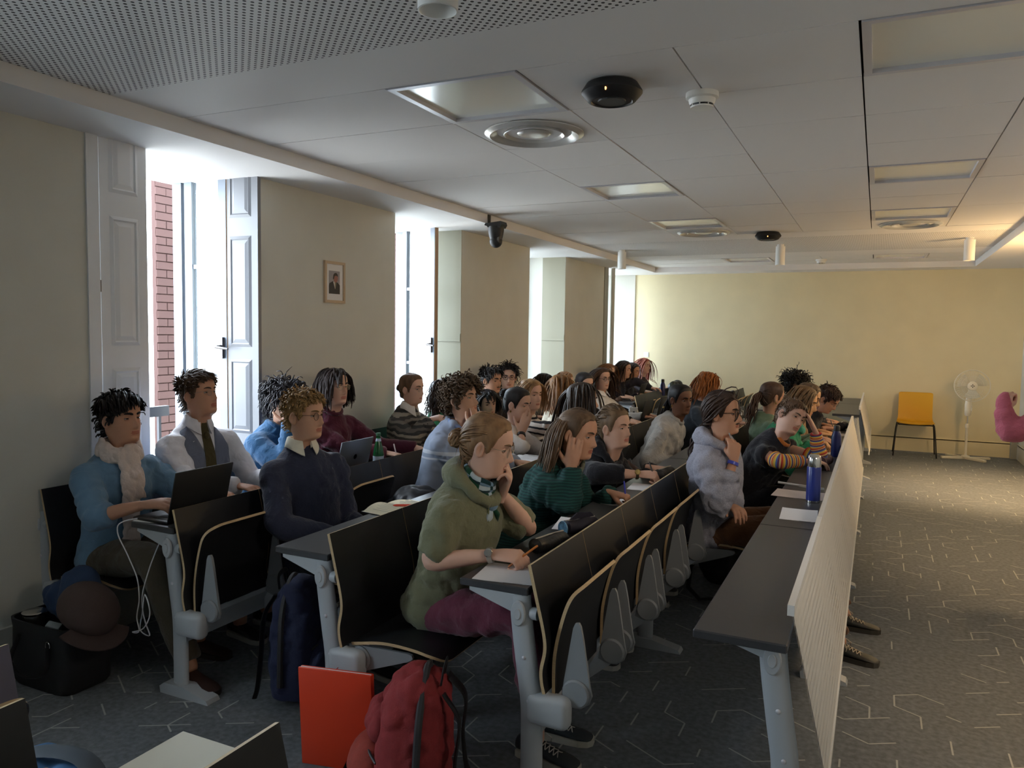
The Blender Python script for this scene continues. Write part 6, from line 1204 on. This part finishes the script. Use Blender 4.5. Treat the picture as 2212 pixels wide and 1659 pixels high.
b = MB(); P = [[(r*math.cos(q)+.03, r*math.sin(q)*.95, -.008-.18*(r-.10)*math.cos(q)) for r in (.10, .14, .175, .18)] for q in np.linspace(-1.15, 1.15, 15)]; Q = [[(p[0], p[1], p[2]-.006) for p in r] for r in P]; b.grid(P, flip=True); b.grid(Q); b.grid([[r[-1] for r in P], [r[-1] for r in Q]]); b.xf(xform((0, 0, 0), R_(-12), R_(28), R_(-12))); obj('brim', b, BRN, t)
# blue bag under the near seats
t = blob('bag', 'blue duffel bag with a grey strap on the floor at the lower left edge', 'bag', [((-2.27, 1.52, .12), (.24, .15, .12)), ((-2.05, 1.58, .13), (.14, .12, .10)), ((-2.4, 1.5, .16), (.15, .14, .10))], mat('steel_blue_canvas', (74, 116, 160), .8), loc=(-2.27, 1.52, 0.)); b = MB(); b.tube(crom([(-.22, -.10, .20), (-.1, -.02, .27), (.06, .04, .26), (.2, .02, .17)], 6), .035, .008, n=10, up=(0, 0, 1)); obj('strap', b, mat('grey_webbing', (84, 92, 100), .7), t)
b = MB(); b.box((.21, .02, .14), (.29, .08, .20)); b.tube([(.29, .05, .17), (.36, .06, .16)], .012, n=8); obj('buckle', b, BLK, t, smooth=False)
# charging cable of the black laptop
b = MB(); pts = crom([(-2.90, 2.60, .752), (-2.96, 2.50, .752), (-3.03, 2.36, .748), (-3.05, 2.34, .70), (-3.0, 2.35, .6), (-2.955, 2.36, .5), (-2.955, 2.37, .40), (-2.985, 2.38, .31), (-2.96, 2.37, .25), (-2.99, 2.36, .245), (-2.93, 2.37, .27), (-2.90, 2.38, .34), (-2.93, 2.38, .42), (-2.955, 2.385, .33), (-2.97, 2.385, .25), (-2.91, 2.385, .235), (-2.94, 2.385, .30), (-2.955, 2.385, .40), (-2.92, 2.39, .52), (-2.875, 2.40, .63), (-2.84, 2.41, .70)], 6); b.tube(pts, .0028, n=6, cap=True); o = obj('charging_cable', b, mat('cable_white', (226, 226, 230), .5)); tag(o, 'white charging cable hanging in loops from the desk of the person in the cream scarf', 'cable')
# near block desk at the bottom edge
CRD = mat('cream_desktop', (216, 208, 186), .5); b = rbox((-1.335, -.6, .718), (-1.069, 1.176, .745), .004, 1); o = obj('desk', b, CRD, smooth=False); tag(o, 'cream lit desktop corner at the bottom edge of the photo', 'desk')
for i, yc in enumerate((.915, .40)):
    t = thing('tip_up_seat', ['dark seat back beside the cream desktop at the bottom edge', 'seat back just out of view beside the cream desktop'][i], 'seat', (-1.063, yc, 0), group='tip-up auditorium seats'); obj('backrest', back_me, None, t); obj('seat', seat_fold, None, t, loc=(.083, 0, .37))
t = row_frame(-1.063, -.6, 1.17, [1.14, -.55], 3, 'grey steel seat frame of the near block at the bottom edge'); t = row_frame(-1.60, -.6, .99, [.96, -.55], 3, 'grey steel seat frame cut off at the lower left corner'); t = row_frame(-1.925, -.4, 1.15, [1.12, -.35], 3, 'grey steel frame under the mauve seat back')
# yellow chair
YEL = mat('mustard_shell', (222, 168, 34), .5); t = thing('side_chair', 'mustard yellow shell chair with thin black legs by the back wall', 'chair', (.52, 12.08, 0)); prof = crom([(-.22, .452), (-.19, .462), (-.05, .452), (.10, .448), (.17, .465), (.205, .53), (.225, .66), (.25, .83), (.252, .862)], 5)
w = np.interp(np.linspace(0, 1, len(prof)), [0, .06, .3, .5, .62, .9, .97, 1], [.19, .225, .235, .225, .215, .215, .205, .185]); yy = np.linspace(-1, 1, 13)
A = np.array([[(w[i]*u, prof[i][0]-.022*u*u*(1 if i > len(prof)*.5 else 0), prof[i][1]+(.014*u*u if i < len(prof)*.5 else 0)) for u in yy] for i in range(len(prof))]); B = A.copy(); B[:, :, 2] -= .010; B[:, :, 1] += .008; b = MB(); b.grid(A); b.grid(B, flip=True)
rim = [(0, j) for j in range(13)]+[(i, 12) for i in range(1, len(prof))]+[(len(prof)-1, j) for j in range(11, -1, -1)]+[(i, 0) for i in range(len(prof)-2, 0, -1)]; b.grid(np.array([[A[i][j] for i, j in rim], [B[i][j] for i, j in rim]]), cv=True, flip=True); obj('shell', b, YEL, t, angle=60)
for s in (-1, 1):
    for fr in (0, 1):
        b = MB(); y0, y1 = ((-.13, -.225), (.10, .20))[fr]; b.tube(crom([(s*.12, y0, .432), (s*.20, y0, .432), (s*.232, y0*1.1, .40), (s*.265, y1, 0.0)], 6), .0085, n=10); obj('leg', b, BLK, t, angle=180)
b = MB(); b.box((-.12, -.14, .424), (.12, -.12, .440)); b.box((-.12, .09, .424), (.12, .11, .440)); obj('seat_rail', b, BLK, t, smooth=False)
# pedestal fan
FANW = mat('fan_white', (226, 220, 204), .4); t = thing('pedestal_fan', 'white pedestal fan with a round wire guard by the back wall', 'fan', (1.14, 12.05, 0))
for a in (18, -48):
    b = rbox((-.31, -.028, .0), (.31, .028, .03), .006, 2).xf(xform((0, 0, 0), R_(a))); obj('cross_foot', b, FANW, t)
b = MB(); b.lathe([(.06, .03), (.05, .045), (.018, .055), (.016, .06), (.016, .42), (.022, .425), (.022, .47), (.016, .48)], n=20); obj('lower_pole', b, FANW, t)
b = MB(); b.lathe([(.011, .46), (.011, .60)], n=14); obj('upper_pole', b, CHR, t)
b = MB(); b.tube([(0, 0, .585), (0, 0, .60), (.003, -.003, .64), (.004, -.006, .74), (.004, 0, .81), (.005, .02, .86)], [.025, .036, .042, .044, .034, .022], n=18); obj('control_box', b, FANW, t)
b = MB()
for k in range(4): b.box((.030, -.055, .66+.018*k), (.044, -.040, .67+.018*k))
obj('speed_button', b, mat('button_white', (240, 238, 232), .3), t, smooth=False)
C0 = (.03, -.03, 1.0); b = MB(); b.tube([(0, .10, 0), (0, .02, 0), (0, -.01, 0)], [.045, .062, .06], n=18); b.xf(xform(C0)); obj('motor_housing', b, FANW, t); cage = MB(); n_ = 84
for k in range(n_):
    a = 2*PI*k/n_; c, s = math.cos(a), math.sin(a); cage.tube([(c*.055, -.085, s*.055), (c*.12, -.095, s*.12), (c*.195, -.06, s*.195), (c*.208, -.03, s*.208)], .0009, n=4, cap=False); 
    if k % 2 == 0: cage.tube([(c*.06, .035, s*.06), (c*.14, .04, s*.14), (c*.2, .0, s*.2), (c*.208, -.03, s*.208)], .0009, n=4, cap=False)
cage.xf(xform(C0)); obj('wire_guard', cage, FANW, t); a = np.linspace(0, 2*PI, 49); b = MB(); b.tube([(math.cos(q)*.21, -.03, math.sin(q)*.21) for q in a], .0055, n=8, cap=False); b.tube([(math.cos(q)*.13, -.095, math.sin(q)*.13) for q in a], .0012, n=5, cap=False); obj('guard_rim', b.xf(xform(C0)), FANW, t)
b = MB(); b.lathe([(.001, -.098), (.05, -.097), (.06, -.09), (.058, -.08)], ax='y', n=28).xf(xform(C0)); hub = obj('guard_badge', b, FANW, t)
b = MB(); Z = -.0995
for q in range(4): b.add([(math.cos(q*PI/2)*.004+x*math.cos(q*PI/2)-y*math.sin(q*PI/2), Z, math.sin(q*PI/2)*.004+x*math.sin(q*PI/2)+y*math.cos(q*PI/2)) for x, y in ((0, 0), (.01, -.007), (.024, 0), (.01, .007))], [(0, 1, 2, 3)])
obj('badge_emblem', b.xf(xform(C0)), mat('emblem_grey', (60, 56, 58), .5), hub, smooth=False)
BLD = mat('translucent_blade', (222, 220, 206), .35, alpha=.55)
for k in range(3):
    b = MB(); P = [[(r*math.cos(q), -.03-.028*(q-.4)*1.2, r*math.sin(q)) for r in np.linspace(.03, .175, 8)] for q in np.linspace(0, 1.15, 8)]; P = np.array(P); P[0, :, :] = P[0]*np.array([.97, 1, .97]); b.grid(P); b.grid(P+np.array([0, .003, 0]), flip=True); b.xf(xform(C0) @ Matrix.Rotation(k*2*PI/3, 4, 'Y')); obj('blade', b, BLD, t, angle=180)
# plinth at the right end of the back wall
b = rbox((1.70, YB-.10, 0), (1.775, YB-.02, .42), .004, 1); o = obj('wall_plinth', b, mat('grey_plinth', (150, 150, 142), .6), smooth=False); tag(o, 'grey low box in the back right corner below the pink sleeve', 'box')
